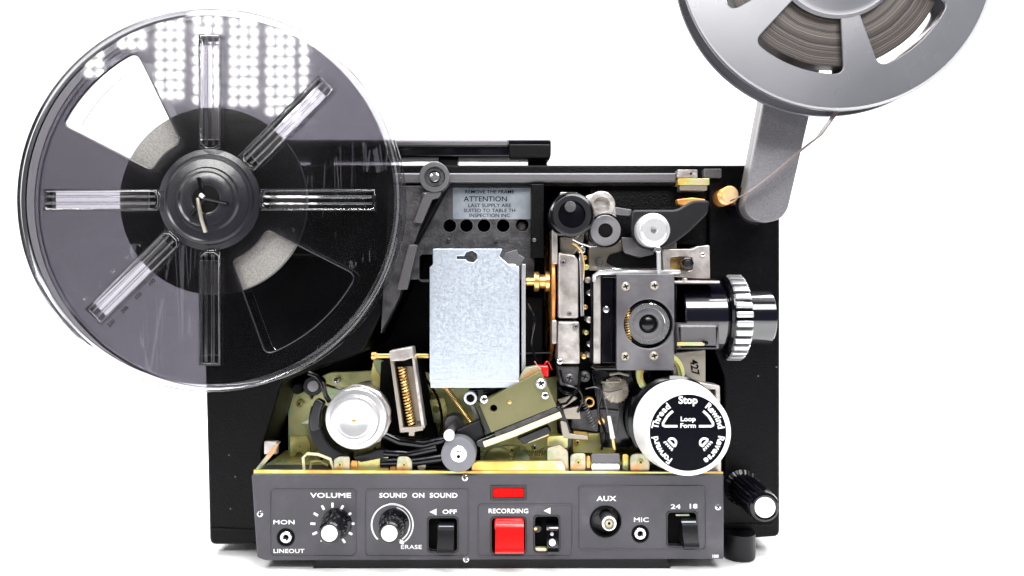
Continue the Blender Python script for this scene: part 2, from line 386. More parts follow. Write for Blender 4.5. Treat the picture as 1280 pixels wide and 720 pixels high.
b.build('warning_label', PJ)

# lamp cover
b = MB()
b.plate(M['foil'], fil([(537, 334), (541, 331), (541, 311), (628, 311), (624, 320), (636, 331), (649, 333), (649, 478), (537, 478)], 1.5), 2, 4,
        [fil([(571, 320), (580, 320), (583, 315), (590, 313), (596, 317), (597, 323), (592, 328), (585, 327), (582, 324), (571, 324)], 1)], .4)
b.plate(M['foil'], rr(540, 330, 645, 484, 2), 4.3, 26, bev=.4)
b.plate(M['foil'], fil([(538, 476), (649, 476), (649, 485), (538, 485)], 1), 1.2, 3.8, bev=.5)
b.build('lamp_cover', PJ)
b = MB(); b.plate(M['grey'], fil([(625, 329), (632, 316), (646, 312), (648, 318), (656, 322), (650, 332), (640, 335)], 1), 8, 11, bev=.3); b.build('cover_clip', PJ)
b = MB(); b.plate(M['alu'], rr(652, 330, 657, 480, 1), 14, 16, bev=.3); b.build('cover_edge', PJ)
# bulb neck and shutter
b = MB()
b.lathe(M['brass'], W(658, 352, 22), (1, 0, 0), [(0, 0), (3, 0), (3, 5), (6.2, 5), (6.5, 6), (6.5, 8), (4.6, 9), (4.6, 12), (6.6, 12.5), (6.6, 15), (4, 16), (0, 16)], 32)
b.build('lamp_socket', PJ)
b = MB(); ctr = Vector((25.5, 62, -2)) * MM
b.lathe(M['amber'], ctr, (1, 0, 0), [(0, 0), (50, 0), (50.6, .5), (50.6, 2.0), (50, 2.5), (0, 2.5)], 96)
b.build('shutter_disc', PJ)
MB().plate(M['cast'], rr(690, 262, 697, 330, 2), 10, 30, bev=.6).build('shutter_guard', PJ)
MB().plate(M['cast'], rr(690, 400, 696, 430, 2), 12, 30, bev=.6).build('shutter_guard', PJ)
b = MB(); b.plate(M['black'], rr(664, 230, 680, 322, 1), 16, 60, bev=.6); b.build('dividing_wall', PJ)
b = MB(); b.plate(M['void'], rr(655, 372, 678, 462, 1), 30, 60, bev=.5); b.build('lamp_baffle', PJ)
b = MB(); b.tube(M['dkgrey'], [W(650, 442, 28), W(690, 441, 28)], .5); b.build('rod', PJ)
# gate casting
b = MB()
b.plate(M['beige'], fil([(700, 240), (722, 240), (730, 262), (730, 300), (718, 318), (700, 318)], 2), 16, 50, bev=.8)
b.plate(M['cast'], fil([(698, 315), (718, 318), (723, 325), (723, 398), (698, 398)], 3), 10, 50, bev=1.2)
b.plate(M['cast'], fil([(698, 402), (724, 402), (725, 455), (697, 455)], 2), 8, 50, bev=1)
b.plate(M['dkgrey'], fil([(697, 458), (724, 458), (722, 482), (700, 482)], 2), 12, 50, bev=.6)
b.build('gate_casting', PJ)
b = MB()
for k, (x, y, r) in enumerate([(727, 312, 5), (731, 322, 3), (735, 350, 4), (733, 334, 3.5), (738, 366, 4), (732, 384, 3), (737, 400, 4), (733, 416, 3), (738, 430, 4), (730, 446, 3), (736, 444, 3)]):
    b.cyl(M[('chrome', 'brass', 'cast', 'zinc')[k % 4]], x, y, 14 + k % 3 * 3, 30, r, .4, 16)
b.tube(M['brass'], [W(716, 304, 10), W(722, 308, 9), W(727, 314, 10), W(730, 330, 12), W(729, 350, 14)], .7)
b.tube(M['chrome'], [W(716, 299, 9), W(726, 304, 9), W(738, 308, 9), W(745, 308, 12)], .8)
b.tube(M['chrome'], [W(726, 318, 10), W(727, 345, 10), W(728, 395, 10)], 1.1)
b.tube(M['gloss'], [W(740, 350, 12), W(741, 395, 12), W(739, 452, 12)], 1.2)
b.build('claw_linkage', PJ)
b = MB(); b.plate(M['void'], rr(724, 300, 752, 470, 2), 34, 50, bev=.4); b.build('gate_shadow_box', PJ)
# upper black knob and rollers
b = MB(); b.cyl(M['gloss'], 715, 268, -2, 30, 29, 3); b.ring(M['rubber'], 715, 268, -4, 4, 17, 24); b.cyl(M['dkgrey'], 713, 258, -5, 2, 7)
b.build('framing_knob', PJ)
b = MB(); b.plate(M['cast'], fil([(730, 244), (752, 240), (770, 256), (772, 300), (752, 306), (738, 300), (730, 285)], 7), 12, 40, bev=2.2)
b.ring(M['cast'], 752, 256, 8, 14, 10, 17)
b.build('roller_block', PJ)
b = MB(); b.ring(M['steel'], 757, 288, 3, 14, 9, 19); b.cyl(M['void'], 757, 288, 4, 14, 9); b.ring(M['gloss'], 757, 288, 8, 16, 19, 22); b.build('guide_roller', PJ)
# back plates on the right
b = MB(); b.plate(M['black_stipple'], fil([(738, 232), (886, 232), (886, 308), (738, 300)], 3), 30, 60, bev=.6); b.build('upper_plate', PJ)
b = MB(); b.plate(M['cast'], rr(847, 212, 872, 222, 1), 18, 26, [circ(864, 217, 1.6, 12)], bev=.3)
b.plate(M['grey'], rr(880, 211, 902, 222, 1), 20, 26, bev=.3)
b.plate(M['gold'], rr(848, 223, 887, 231, 1), 17, 26, bev=.4)
b.plate(M['beige'], rr(850, 231, 884, 238, 1), 18, 26, bev=.3)
b.build('top_latch', PJ)
b = MB(); b.plate(M['amber'], fil([(846, 249), (866, 247), (882, 249), (882, 257), (866, 259), (848, 256)], 2), 14, 20, bev=.6); b.build('film_guide', PJ)
b = MB(); b.lathe(M['amber'], W(913, 243, 5), (0, 1, 0), [(0, 0), (5, .4), (5.6, 1.4), (4, 2.4), (4, 7), (5.6, 8), (5.6, 20)], 32)
b.build('entry_roller', PJ)
b = MB(); b.plate(M['beige'], fil([(736, 300), (846, 302), (846, 342), (736, 338)], 2), 20, 30, bev=.6)
b.plate(M['void'], fil([(762, 318), (790, 310), (846, 316), (846, 335), (770, 334), (758, 328)], 3), 17, 20, bev=.4)
b.cyl(M['dkgrey'], 750, 327, 16, 22, 5)
b.build('gate_support', PJ)
b = MB(); b.plate(M['cast'], fil([(828, 311), (866, 311), (870, 308), (887, 306), (888, 350), (830, 345)], 2), 10, 22, [rr(838, 321, 866, 338, 4)], .6)
b.plate(M['brass'], rr(836, 318, 868, 340, 2), 16, 18, bev=.2)
b.build('adjuster_bracket', PJ)
b = MB(); b.cyl(M['gloss'], 860, 329, 5, 16, 8, .8, 6); b.cyl(M['rubber'], 860, 329, 3.5, 6, 4.5, .5, 20); b.build('adjuster_screw', PJ)
# swing arm + roller
b = MB(); b.plate(M['rubber'], fil([(790, 262), (846, 262), (866, 250), (888, 250), (886, 266), (862, 290), (838, 308), (822, 314), (800, 308), (788, 290)], 6), 6, 14, bev=1.4)
b.build('swing_arm', PJ)
b = MB(); b.lathe(M['alu'], W(818, 287, -4), (0, 1, 0), [(0, .6), (2.2, .6), (2.4, 0), (7.2, 0), (8.4, 1.2), (8.6, 3), (10.4, 3.4), (10.8, 4.4), (10.8, 10), (0, 10)], 48)
b.cyl(M['grey'], 817, 288, -4.3, -3, 3.4, .3, 20)
b.build('loop_roller', PJ)
b = MB(); b.tube(M['alu'], [W(823, 311, 2), W(824, 345, 2)], 1.4); b.cyl(M['chrome'], 823, 312, 0, 6, 4); b.build('tension_pin', PJ)
# rails around the gate
b = MB(); b.tube(M['alu'], [W(743, 352, 8), W(743, 345, 8), W(748, 341, 8), W(850, 340, 8)], 1.5)
b.plate(M['cast'], rr(742, 345, 751, 455, 1), 10, 20, bev=.6)
b.tube(M['chrome'], [W(742, 333, 12), W(756, 336, 12), W(790, 338, 12), W(842, 338, 12)], .7)
b.tube(M['gloss'], [W(740, 457, 8), W(744, 460, 8), W(812, 459, 8)], 1.4)
b.build('film_rail', PJ)
b = MB(); b.plate(M['gloss'], rr(752, 346, 772, 454, 1), 12, 24, bev=.6)
b.cyl(M['chrome'], 758, 387, 9, 14, 4)
b.build('film_channel', PJ)
# gate plate
b = MB(); b.plate(M['steel'], rr(771, 342, 843, 463, 1.5), 0, 4, [circ(811, 405, 31, 48)], .5); b.build('gate_plate', PJ)
for x, y in ((782.5, 358), (818.5, 357), (782, 446), (818, 445)): screw(PJ, x, y, -1.6, 6.3, 'beige', h=2)
b = MB(); b.plate(M['gloss'], rr(766, 346, 846, 460, 2), 14, 30, bev=.5)
b.ring(M['chrome'], 811, 405, 4, 14, 20, 26); b.ring(M['steel'], 811, 405, 7, 14, 12, 20)
b.lathe(M['gloss'], W(811, 405, 9), (0, 1, 0), [(0, 0), (4, .6), (6, 2)], 32)
b.build('condenser_lens', PJ)
b = MB(); b.coil(M['brass'], W(784, 385, 6), W(786, 430, 6), 1.8, 14, .3); b.build('pressure_spring', PJ)

# projection lens (axis along x)
cy = 396.5
ls = thing_x = None
b = MB(); o = W(846, cy, 32)
b.lathe(M['lens'], o, (1, 0, 0), [(0, 0), (22.5, 0), (23.5, .8), (23.5, 27.5), (22, 28), (22, 34), (0, 34)], 96)
LENS = b.build('lens_barrel', PJ)
b = MB(); o2 = W(846, cy, 32); ax0 = 30.5
T = 30
def teeth(th, j): return 1.0 if j in (0, 1, 7) else (1.0 + 0.045 * max(-1, min(1, 2.2 * math.sin(T * th))))
o2 = o2 + Vector((ax0 * MM, 0, 0))
b.lathe(M['gloss'], o2, (1, 0, 0), [(22.2, -2), (27.4, -2), (28.6, -.6), (28.6, .2), (22.2, .2)], 96)
b.lathe(M['gloss'], o2, (1, 0, 0), [(22.5, .2), (26.6, .2), (27.0, 1), (27.0, 10.6), (26.5, 11.4), (22.5, 11.4)], 96)
i = b.mi(M['alu'])
for k in range(T):
    th = 2 * PI * (k + .5) / T; h = PI / T * .60
    P8 = []
    for X, r_ in ((.3, 28.2), (1.2, 29.3), (10.2, 29.3), (11.3, 28.0)):
        row = []
        for tt, rr_ in ((-h, 25.5), (-h, r_ - .25), (-h * .7, r_), (h * .7, r_), (h, r_ - .25), (h, 25.5)):
            row.append(b.bm.verts.new(o2 + Vector((X, -rr_ * math.cos(th + tt), rr_ * math.sin(th + tt))) * MM))
        P8.append(row)
    for A, B in zip(P8, P8[1:]):
        for q in range(5): b.bm.faces.new((A[q], A[q + 1], B[q + 1], B[q])).material_index = i
    b.bm.faces.new(P8[0]).material_index = i; b.bm.faces.new(P8[-1]).material_index = i
b.build('focus_ring', LENS)
b = MB(); b.lathe(M['lens'], o2 + Vector((11.4 * MM, 0, 0)), (1, 0, 0), [(16, -3), (19, -3), (19, 18), (18.5, 18.6), (16.5, 18.6), (16.5, 4), (0, 4)], 96)
b.build('lens_front', LENS)
b = MB(); b.plate(M['steel'], rr(938, 398, 966, 420, 1), RIM - 8, RIM + 2, bev=1); b.build('lens_mount_bar', PJ)
b = MB(); b.plate(M['grey'], rr(846, 404, 900, 437, 2), 6, 20, bev=2.5)
b.tube(M['zinc'], [W(846, 430, 4), W(880, 430, 4)], 1.2); b.cyl(M['gloss'], 882, 429, 3, 9, 3.6)
b.build('lens_cradle', PJ)
MB().plate(M['black'], rr(846, 348, 896, 356, 1), 9, 22, bev=1).build('cradle_top', PJ)
b = MB(); b.plate(M['cast'], rr(843, 351, 900, 354, 1), 2, 8, bev=.4); b.cyl(M['cast'], 857, 350, 0, 5, 2.5); b.build('cradle_strip', PJ)
b = MB(); b.plate(M['beige'], fil([(842, 441), (882, 437), (882, 480), (842, 480)], 2), 14, 22, bev=.6)
b.text(M['inkblack'], '427', 868, 459, 13.6, 13, rot=-82, thick=.2, bold=.6)
b.build('number_plate', PJ)
b = MB(); b.plate(M['cast'], fil([(868, 477), (900, 482), (902, 600), (872, 600)], 2), 10, 22, [rr(878, 487, 894, 506, 1)], .6)
b.plate(M['gold'], rr(874, 484, 896, 510, 1), 18, 20, bev=.3)
b.build('end_bracket', PJ)

# ---------------------------------------------------------------- lower chassis
b = MB()
b.plate(M['zinc_dark'], fil([(360, 487), (384, 490), (390, 500), (402, 470), (414, 465), (464, 464), (467, 448), (548, 470), (560, 486), (700, 470), (760, 520), (905, 530), (905, 596), (360, 596)], 3), 62, 66, bev=.5)
b.build('chassis_wall', PJ)
b = MB()                                   # tray: horizontal sheet with folded front lip
z0 = W(0, 592, 2).z
x0, x1 = W(317, 592, 2).x, W(903, 592, 2).x
for zz in (z0,):
    vs = [(x0, .002, zz), (x1, .002, zz), (x1, .062, zz), (x0, .062, zz)]
    lo_ = [b.bm.verts.new(Vector(v) - Vector((0, 0, .0014))) for v in vs]; hi_ = [b.bm.verts.new(v) for v in vs]
    b.bm.faces.new(lo_); b.bm.faces.new(hi_)
    for k in range(4): b.bm.faces.new((lo_[k], lo_[(k + 1) % 4], hi_[(k + 1) % 4], hi_[k]))
    for f in b.bm.faces: f.material_index = b.mi(M['zinc'])
b.plate(M['gold'], [(317, 587.5), (590, 589), (904, 590), (904, 592.5), (317, 592.5)], 1.5, 3.2, bev=.2)
b.build('chassis_tray', PJ)
b = MB(); b.plate(M['pinkzinc'], fil([(326, 586), (344, 565), (350, 552), (340, 560), (318, 588)], 1), 8, 9.4, bev=.3)
b.plate(M['cast'], rr(330, 552, 346, 568, 1), 20, 24, bev=.5)
b.build('left_bracket', PJ)
def tab(pts, Y, m, t=1.6, name='chassis_tab'):
    b = MB(); b.plate(M[m], fil(pts, 3), Y, Y + t, bev=.5); return b.build(name, PJ)
tab([(417, 590), (417, 574), (424, 571), (437, 571), (437, 590)], 5, 'pinkzinc')
tab([(447, 590), (447, 571), (486, 571), (486, 590)], 8, 'zinc')
tab([(437, 590), (438, 576), (447, 576), (447, 590)], 7, 'amber')
tab([(487, 590), (489, 574), (495, 574), (495, 590)], 7, 'amber')
tab([(495, 590), (497, 571), (510, 571), (515, 576), (515, 590)], 5, 'pinkzinc')
b = MB(); b.tube(M['cream'], [W(380, 588, 8), W(379, 572, 8), W(384, 567, 8), W(398, 568, 8), W(413, 574, 8), W(417, 586, 8)], 1.0)
b.tube(M['zinc'], [W(388, 586, 12), W(389, 577, 12), W(400, 576, 12), W(410, 582, 12)], .8); b.build('wire_loop', PJ)
tab([(589, 590), (590, 579), (596, 577), (704, 577), (708, 590)], 3, 'gold', 4, 'tray_lip')
tab([(684, 577), (684, 560), (700, 556), (710, 564), (711, 590), (694, 590)], 6, 'pinkzinc')
tab([(684, 558), (684, 545), (710, 545), (710, 561)], 14, 'gold', 8)
tab([(713, 589), (713, 570), (718, 567), (732, 567), (732, 589)], 5, 'pinkzinc')
tab([(733, 586), (733, 570), (738, 570), (738, 586)], 6, 'amber')
tab([(739, 579), (739, 567), (775, 567), (775, 579)], 6, 'grey')
tab([(739, 589), (739, 580), (775, 580), (775, 589)], 5, 'alu')
tab([(778, 588), (778, 568), (786, 568), (786, 588)], 9, 'gold')
tab([(788, 589), (788, 570), (795, 567), (806, 567), (812, 576), (812, 589)], 4, 'pinkzinc')
tab([(716, 566), (716, 538), (770, 542), (770, 566)], 30, 'gold', 6, 'gold_box')
tab([(735, 545), (735, 541), (748, 541), (748, 545)], 27, 'zinc_dark', 2)

# sprocket and its guards
b = MB()
b.lathe(M['alu'], W(442, 526, -4), (0, 1, 0), [(0, .4), (2, .4), (2, 1.2), (8, 1.2), (9, .6), (10.5, .6), (11, 1.6), (13.4, 1.2), (14.6, 1.6), (15.6, 3), (15.8, 5), (18.6, 5.4), (19.3, 6.2), (19.3, 12), (0, 12)], 72)
b.lathe(M['cast'], W(442, 526, -4) + Vector((0, 12, 0)) * MM, (0, 1, 0), [(0, 0), (19.3, 0), (20.2, 1), (20.2, 4), (18, 5), (18, 40)], 36, lambda th, j: 1 + (.03 * (math.sin(18 * th) > 0) if j in (2, 3) else 0))
b.cyl(M['brass'], 442, 527, -4.2, 0, 2.6, .3, 16)
b.build('sprocket', PJ)
def arc(cx, cy, r, a0, a1, Y, n=18): return [W(cx + r * math.cos(math.radians(a0 + (a1 - a0) * k / n)), cy - r * math.sin(math.radians(a0 + (a1 - a0) * k / n)), Y) for k in range(n + 1)]
b = MB(); b.plate(M['rubber'], sector(443, 528, 42, 58, 158, 262, 4), 8, 22, bev=1.2)
b.plate(M['gloss'], sector(443, 526, 44, 56, 150, 195, 4), 3, 10, bev=1)
b.plate(M['rubber'], fil([(440, 572), (476, 562), (484, 566), (486, 573), (450, 580)], 3), 8, 18, bev=1)
b.build('film_guard', PJ)
b = MB(); b.plate(M['beige'], fil([(375, 530), (384, 524), (393, 523), (393, 527), (384, 530)], 1), 20, 22, bev=.3); b.build('guard_tab', PJ)
b = MB(); b.ring(M['gloss'], 391, 483, 14, 24, 7, 12); b.cyl(M['steel'], 391, 483, 12, 22, 7); b.cyl(M['void'], 371, 487, 20, 26, 6)
b.build('idler_roller', PJ)
b = MB(); b.tube(M['gloss'], [W(386, 466, 14), W(396, 470, 14), W(403, 480, 14), W(407, 494, 14), W(412, 502, 16)], 1.6); b.build('guard_wire', PJ)

# solenoid
b = MB()
b.plate(M['beige'], fil([(487, 439), (515, 434), (531, 536), (501, 541)], 2), 12, 14, bev=.3)
b.plate(M['beige'], fil([(486, 440), (490, 439), (505, 541), (500, 541)], 1), 3, 13, bev=.4)
b.plate(M['cast'], fil([(513, 434), (516, 434), (531, 535), (527, 536)], 1), 3, 13, bev=.4)
b.plate(M['cast'], fil([(486, 439), (515, 433.5), (517, 447), (505, 451), (488, 452)], 2), 1, 12, bev=.8)
b.plate(M['beige'], fil([(501, 535), (529, 533), (529, 538), (518, 540), (518, 545), (511, 545), (511, 540), (502, 541)], 1), 2, 6, bev=.4)
SOL = b.build('solenoid_frame', PJ)
b = MB(); b.plate(M['void'], fil([(488, 452), (518, 448), (519, 458), (490, 458)], 1), 8, 11.4, bev=.3)
b.tube(M['void'], [W(500, 460, 9.5), W(513, 532, 9.5)], 3.4); b.build('plunger', SOL)
b = MB(); b.coil(M['brass'], W(502, 459, 5), W(514, 530, 5), 2.0, 19, .62); b.build('spring', SOL)
b = MB(); b.tube(M['brass'], [W(466, 445, 16), W(536, 445, 16)], [1.7, 1.7], 12); b.lathe(M['brass'], W(467, 445, 16), (1, 0, 0), [(0, -1), (2.6, -1), (2.6, 2), (0, 2)], 20); b.build('pivot_rod', PJ)
tab([(466, 452), (470, 462), (476, 470), (478, 540), (470, 520), (464, 465)], 30, 'zinc', 2, 'side_bracket')
b = MB(); b.plate(M['void'], fil([(476, 452), (486, 452), (504, 548), (480, 556), (474, 500)], 2), 24, 40, bev=.5)
b.plate(M['void'], fil([(518, 450), (524, 450), (546, 560), (500, 575), (480, 575), (484, 550), (530, 545)], 2), 40, 58, bev=.5)
b.build('dark_bracket', PJ)
# black levers in the lower middle
b = MB()
b.tube(M['gloss'], [W(474, 540, 12), W(500, 552, 12), W(530, 556, 12), W(556, 549, 12), W(585, 538, 12), W(604, 532, 12)], 3.0, 12)
b.tube(M['gloss'], [W(480, 566, 10), W(510, 568, 10), W(546, 560, 10)], 2.6, 12)
b.tube(M['gloss'], [W(476, 578, 9), W(520, 577, 9), W(556, 572, 9)], 3.2, 12)
b.plate(M['void'], fil([(476, 545), (560, 552), (600, 548), (600, 596), (476, 596)], 4), 20, 26, bev=.5)
b.build('lever', PJ)
b = MB(); b.cyl(M['beige'], 527, 583, 7, 12, 5.5); b.build('lever_stud', PJ)
b = MB(); pc = W(561, 545, -8)
b.lathe(M['white'], pc, (0, 1, 0), [(0, 0), (2.6, 0), (3.3, .7), (3.3, 4), (2.7, 4.6), (2.7, 30), (0, 30)], 28)
b.lathe(M['steel'], pc + Vector((0, 4.6, 0)) * MM, (0, 1, 0), [(2.75, 0), (2.75, 30), (6, 30), (6.5, 32), (6.5, 40)], 28)
b.build('guide_post', PJ)
b = MB(); b.cyl(M['grroll'], 573, 569, -6, 6, 22, 1.2, 64); b.lathe(M['chrome'], W(573, 569, -8.5), (0, 1, 0), [(0, 0), (1.8, 0), (2, .4), (2, 2), (4.8, 2), (5.2, 2.5), (5.2, 8)], 40)
b.cyl(M['void'], 573, 571, -8.9, -8, 2.2, .1, 12); b.build('pinch_roller', PJ)
b = MB(); b.coil(M['brass'], W(557, 484, 18), W(588, 527, 18), 1.5, 26, .45); b.tube(M['void'], [W(557, 484, 18), W(588, 527, 18)], 1.3); b.build('tension_spring', PJ)
b = MB(); b.ring(M['alu'], 588, 498, 8, 14, 5, 8.5, 24); b.cyl(M['void'], 588, 498, 9, 14, 5)
b.tube(M['grey'], [W(590, 505, 12), W(596, 518, 12), W(600, 530, 12)], 1.6); b.build('eyelet', PJ)
b = MB(); b.plate(M['rubber'], fil([(570, 538), (600, 525), (606, 545), (596, 552), (574, 546)], 2), 4, 12, bev=.8)
b.plate(M['gloss'], fil([(598, 508), (602, 505), (618, 545), (608, 548)], 1), 4, 12, bev=.5)
b.build('head_mount', PJ)
b = MB(); b.plate(M['gloss'], fil([(584, 488), (640, 484), (640, 500), (610, 506), (596, 502)], 3), 16, 26, bev=.6); b.build('head_bracket', PJ)
# sound head
b = MB(); b.plate(M['olive'], [(599, 505), (676, 463), (696, 508), (614, 541)], -2, 10, [circ(617, 510.5, 4.4, 20)], .6)
HEAD = b.build('sound_head', PJ)
screw(HEAD, 605, 500, -4, 5.2); screw(HEAD, 676.5, 480, -5, 7, 'chrome'); screw(HEAD, 681.5, 495, -4, 5, 'chrome')
b = MB(); b.cyl(M['brass'], 637, 503, -2.8, 0, 2.4, .3, 16); b.build('stud', HEAD)
b = MB(); b.plate(M['void'], circ(617, 510.5, 5.2, 20), 4, 6, bev=.1); b.build('screw_hole', HEAD)
b = MB(); b.plate(M['pinkzinc'], fil([(648, 474), (656, 460), (672, 457), (677, 462), (650, 478)], 1), 4, 10, bev=.4); b.build('head_tab', PJ)
b = MB(); b.plate(M['red'], rr(670, 457, 686, 472, 3), 12, 20, bev=1); b.build('red_cap', PJ)
b = MB(); b.plate(M['gloss'], fil([(594, 552), (690, 511), (699, 507), (706, 514), (703, 523), (606, 560), (596, 559)], 3), 0, 10, bev=.8)
b.plate(M['dkgrey'], fil([(618, 541), (694, 509), (699, 514), (620, 548)], 1), -2, 0.4, bev=.4)
b.build('head_arm', PJ)
b = MB(); b.tube(M['cream'], [W(605, 555.5, -3), W(640, 543, -3), W(701, 518, -3)], 1.9, 14); b.build('head_rod', PJ)
b = MB(); b.plate(M['gloss'], fil([(646, 548), (684, 532), (690, 540), (655, 556)], 2), 4, 16, bev=.8)
b.tube(M['cream'], [W(660, 553, 6), W(686, 543, 6)], .6); b.build('head_shoe', PJ)
b = MB(); b.plate(M['gloss'], fil([(694, 505), (704, 508), (716, 545), (712, 590), (706, 560)], 3), 16, 22, bev=.6); b.build('strut', PJ)
b = MB(); b.cyl(M['zinc_dark'], 652, 575, 20, 40, 10); b.build('motor_boss', PJ)
# dark mechanism behind, right of the head
b = MB(); b.plate(M['void'], fil([(698, 456), (842, 456), (842, 545), (698, 545)], 3), 44, 60, bev=.5)
b.plate(M['gloss'], fil([(738, 462), (815, 462), (800, 500), (790, 560), (752, 560), (745, 500)], 5), 26, 40, bev=.8)
b.plate(M['dkgrey'], fil([(714, 536), (716, 516), (748, 512), (748, 540)], 2), 22, 26, bev=.5)
b.plate(M['dkgrey'], fil([(750, 512), (775, 514), (772, 542), (750, 541)], 2), 22, 26, bev=.5)
b.build('drive_block', PJ)
b = MB(); b.plate(M['beige'], fil([(697, 500), (716, 494), (722, 498), (704, 510)], 1), 14, 17, bev=.4)
b.plate(M['beige'], fil([(700, 512), (724, 508), (726, 524), (706, 524)], 1), 16, 20, bev=.4); b.build('relay_plate', PJ)
b = MB(); b.tube(M['gloss'], arc(712, 478, 14, 200, 330, 10), 1.0); b.tube(M['void'], [W(690, 508, 8), W(708, 504, 8), W(722, 488, 8), W(726, 465, 8)], .9); b.build('cable', PJ)
screw(PJ, 712, 473, 10, 7, 'steel'); screw(PJ, 731, 471, 10, 7, 'dkgrey')
b = MB(); b.ring(M['brass'], 737, 503, 20, 26, 4, 6.5, 24); b.build('eyelet', PJ)
b = MB(); b.tube(M['steel'], [W(754, 492, 20), W(761, 522, 16)], .5); b.tube(M['white'], [W(761, 520, 14), W(766, 548, 12)], [1.1, 1.6]); b.tube(M['brass'], [W(766, 548, 12), W(768, 562, 12)], 1.2); b.build('lever_rod', PJ)
b = MB(); b.tube(M['beige'], [W(752, 478, 18), W(774, 477, 18)], .7); b.tube(M['beige'], [W(762, 468, 20), W(774, 466, 20), W(786, 469, 20)], 1.0); b.build('link_wire', PJ)
b = MB(); b.ring(M['zinc_dark'], 826, 468, 12, 16, 22, 30); b.ring(M['gold'], 828, 470, 10, 12, 24, 27)
b.build('cam_ring', PJ)


# ---------------------------------------------------------------- small fittings
for x, y, Y, r, m in ((420, 476, 58, 4, 'chrome'), (374, 505, 58, 4.5, 'zinc'), (372, 560, 58, 4, 'chrome'), (540, 492, 58, 4, 'zinc'), (548, 520, 56, 5, 'chrome'),
                      (640, 563, 50, 4.5, 'zinc'), (668, 560, 50, 4, 'chrome'), (700, 452, 6, 4, 'chrome'), (720, 408, 6, 3.5, 'steel'), (704, 328, 8, 4, 'steel'), (712, 392, 8, 3, 'steel'),
                      (745, 275, 10, 4, 'steel'), (838, 300, 18, 4, 'steel'), (879, 318, 8, 3, 'chrome'), (520, 478, 11, 2.5, 'zinc'), (497, 470, 11, 2, 'zinc'), (722, 553, 28, 3.5, 'zinc'),
                      (762, 553, 28, 3.5, 'zinc'), (425, 581, 3.5, 3, 'zinc'), (505, 581, 3.5, 3, 'zinc'), (723, 578, 3.5, 3.5, 'zinc'), (801, 578, 2.5, 4, 'zinc'), (530, 243, 17, 2.5, 'steel'),
                      (668, 300, 14, 2.5, 'steel'), (560, 300, 30, 3, 'dkgrey'), (620, 300, 30, 3, 'dkgrey'), (856, 470, 13, 3.5, 'steel')):
    screw(PJ, x, y, Y, r, m, h=1.2)
def wire(name, m, pts, r):
    n = len(pts); P = [W(*p) for p in pts]; out = []
    for k in range(n - 1):
        p0, p1, p2, p3 = P[max(k - 1, 0)], P[k], P[k + 1], P[min(k + 2, n - 1)]
        for q in range(6):
            t = q / 6; out.append(.5 * ((2 * p1) + (p2 - p0) * t + (2 * p0 - 5 * p1 + 4 * p2 - p3) * t * t + (3 * p1 - p0 - 3 * p2 + p3) * t ** 3))
    out.append(P[-1]); b = MB(); b.tube(M[m], out, r, 8); b.build(name, PJ)
wire('wire', 'gloss', [(404, 480, 34), (430, 486, 40), (462, 478, 40), (476, 500, 30)], .8)
wire('wire', 'void', [(530, 470, 30), (548, 500, 34), (552, 535, 30), (540, 560, 26)], .9)
wire('wire', 'cream', [(612, 562, 30), (640, 556, 34), (664, 566, 30), (680, 560, 26)], .6)
wire('wire', 'red', [(668, 452, 26), (676, 462, 24), (684, 452, 24), (690, 462, 26)], .7)
wire('wire', 'gloss', [(700, 462, 10), (706, 480, 8), (722, 486, 8), (728, 500, 12), (722, 515, 16)], .8)
wire('wire', 'gloss', [(744, 470, 14), (752, 490, 12), (748, 515, 14), (756, 540, 18), (752, 562, 20)], .9)
wire('wire', 'steel', [(732, 486, 16), (745, 484, 14), (760, 490, 16), (778, 486, 18)], .45)
wire('wire', 'gloss', [(660, 380, 24), (668, 400, 20), (664, 430, 22), (672, 452, 22)], .9)
wire('wire', 'void', [(470, 560, 20), (450, 575, 14), (420, 566, 16), (400, 575, 18)], .9)
b = MB(); b.lathe(M['zinc_dark'], W(622, 578, 18), (0, 1, 0), [(0, 0), (3, 0), (3, 1.2), (9, 1.2), (9.6, 2), (9.6, 5), (0, 5)], 80, lambda th, j: 1 + (.05 * (math.sin(20 * th) > 0) if j >= 4 and j < 6 else 0)); b.build('gear', PJ)
b = MB(); b.lathe(M['beige'], W(770, 488, 20), (0, 1, 0), [(0, 0), (2.2, 0), (2.2, .8), (8, .8), (8.6, 1.5), (8.6, 4), (0, 4)], 96, lambda th, j: 1 + (.05 * (math.sin(24 * th) > 0) if 4 <= j < 6 else 0)); b.build('gear', PJ)
b = MB(); b.lathe(M['brass'], W(752, 527, 18), (0, 1, 0), [(0, 0), (2, 0), (2.4, .6), (2.4, 6), (0, 6)], 24); b.build('bushing', PJ)
b = MB(); b.coil(M['steel'], W(728, 500, 16), W(742, 532, 18), 1.6, 10, .35); b.build('spring', PJ)
b = MB(); b.coil(M['zinc'], W(650, 566, 24), W(684, 566, 24), 1.5, 12, .35); b.build('spring', PJ)
b = MB(); b.plate(M['beige'], fil([(700, 526), (708, 528), (712, 542), (735, 545), (735, 550), (704, 548)], 2), 14, 16, bev=.3); b.build('link_plate', PJ)
b = MB(); b.plate(M['pinkzinc'], fil([(404, 560), (412, 552), (420, 562), (414, 572), (404, 570)], 3), 22, 24, bev=.3); b.build('stop_plate', PJ)
b = MB(); b.plate(M['zinc'], fil([(362, 545), (384, 545), (388, 556), (388, 592), (362, 592)], 3), 44, 46, [circ(374, 570, 5, 20)], .4); b.build('corner_plate', PJ)
b = MB(); b.plate(M['zinc'], fil([(534, 500), (556, 497), (560, 515), (552, 530), (536, 528)], 3), 50, 52, [circ(545, 512, 4, 20)], .4); b.build('cover_plate', PJ)
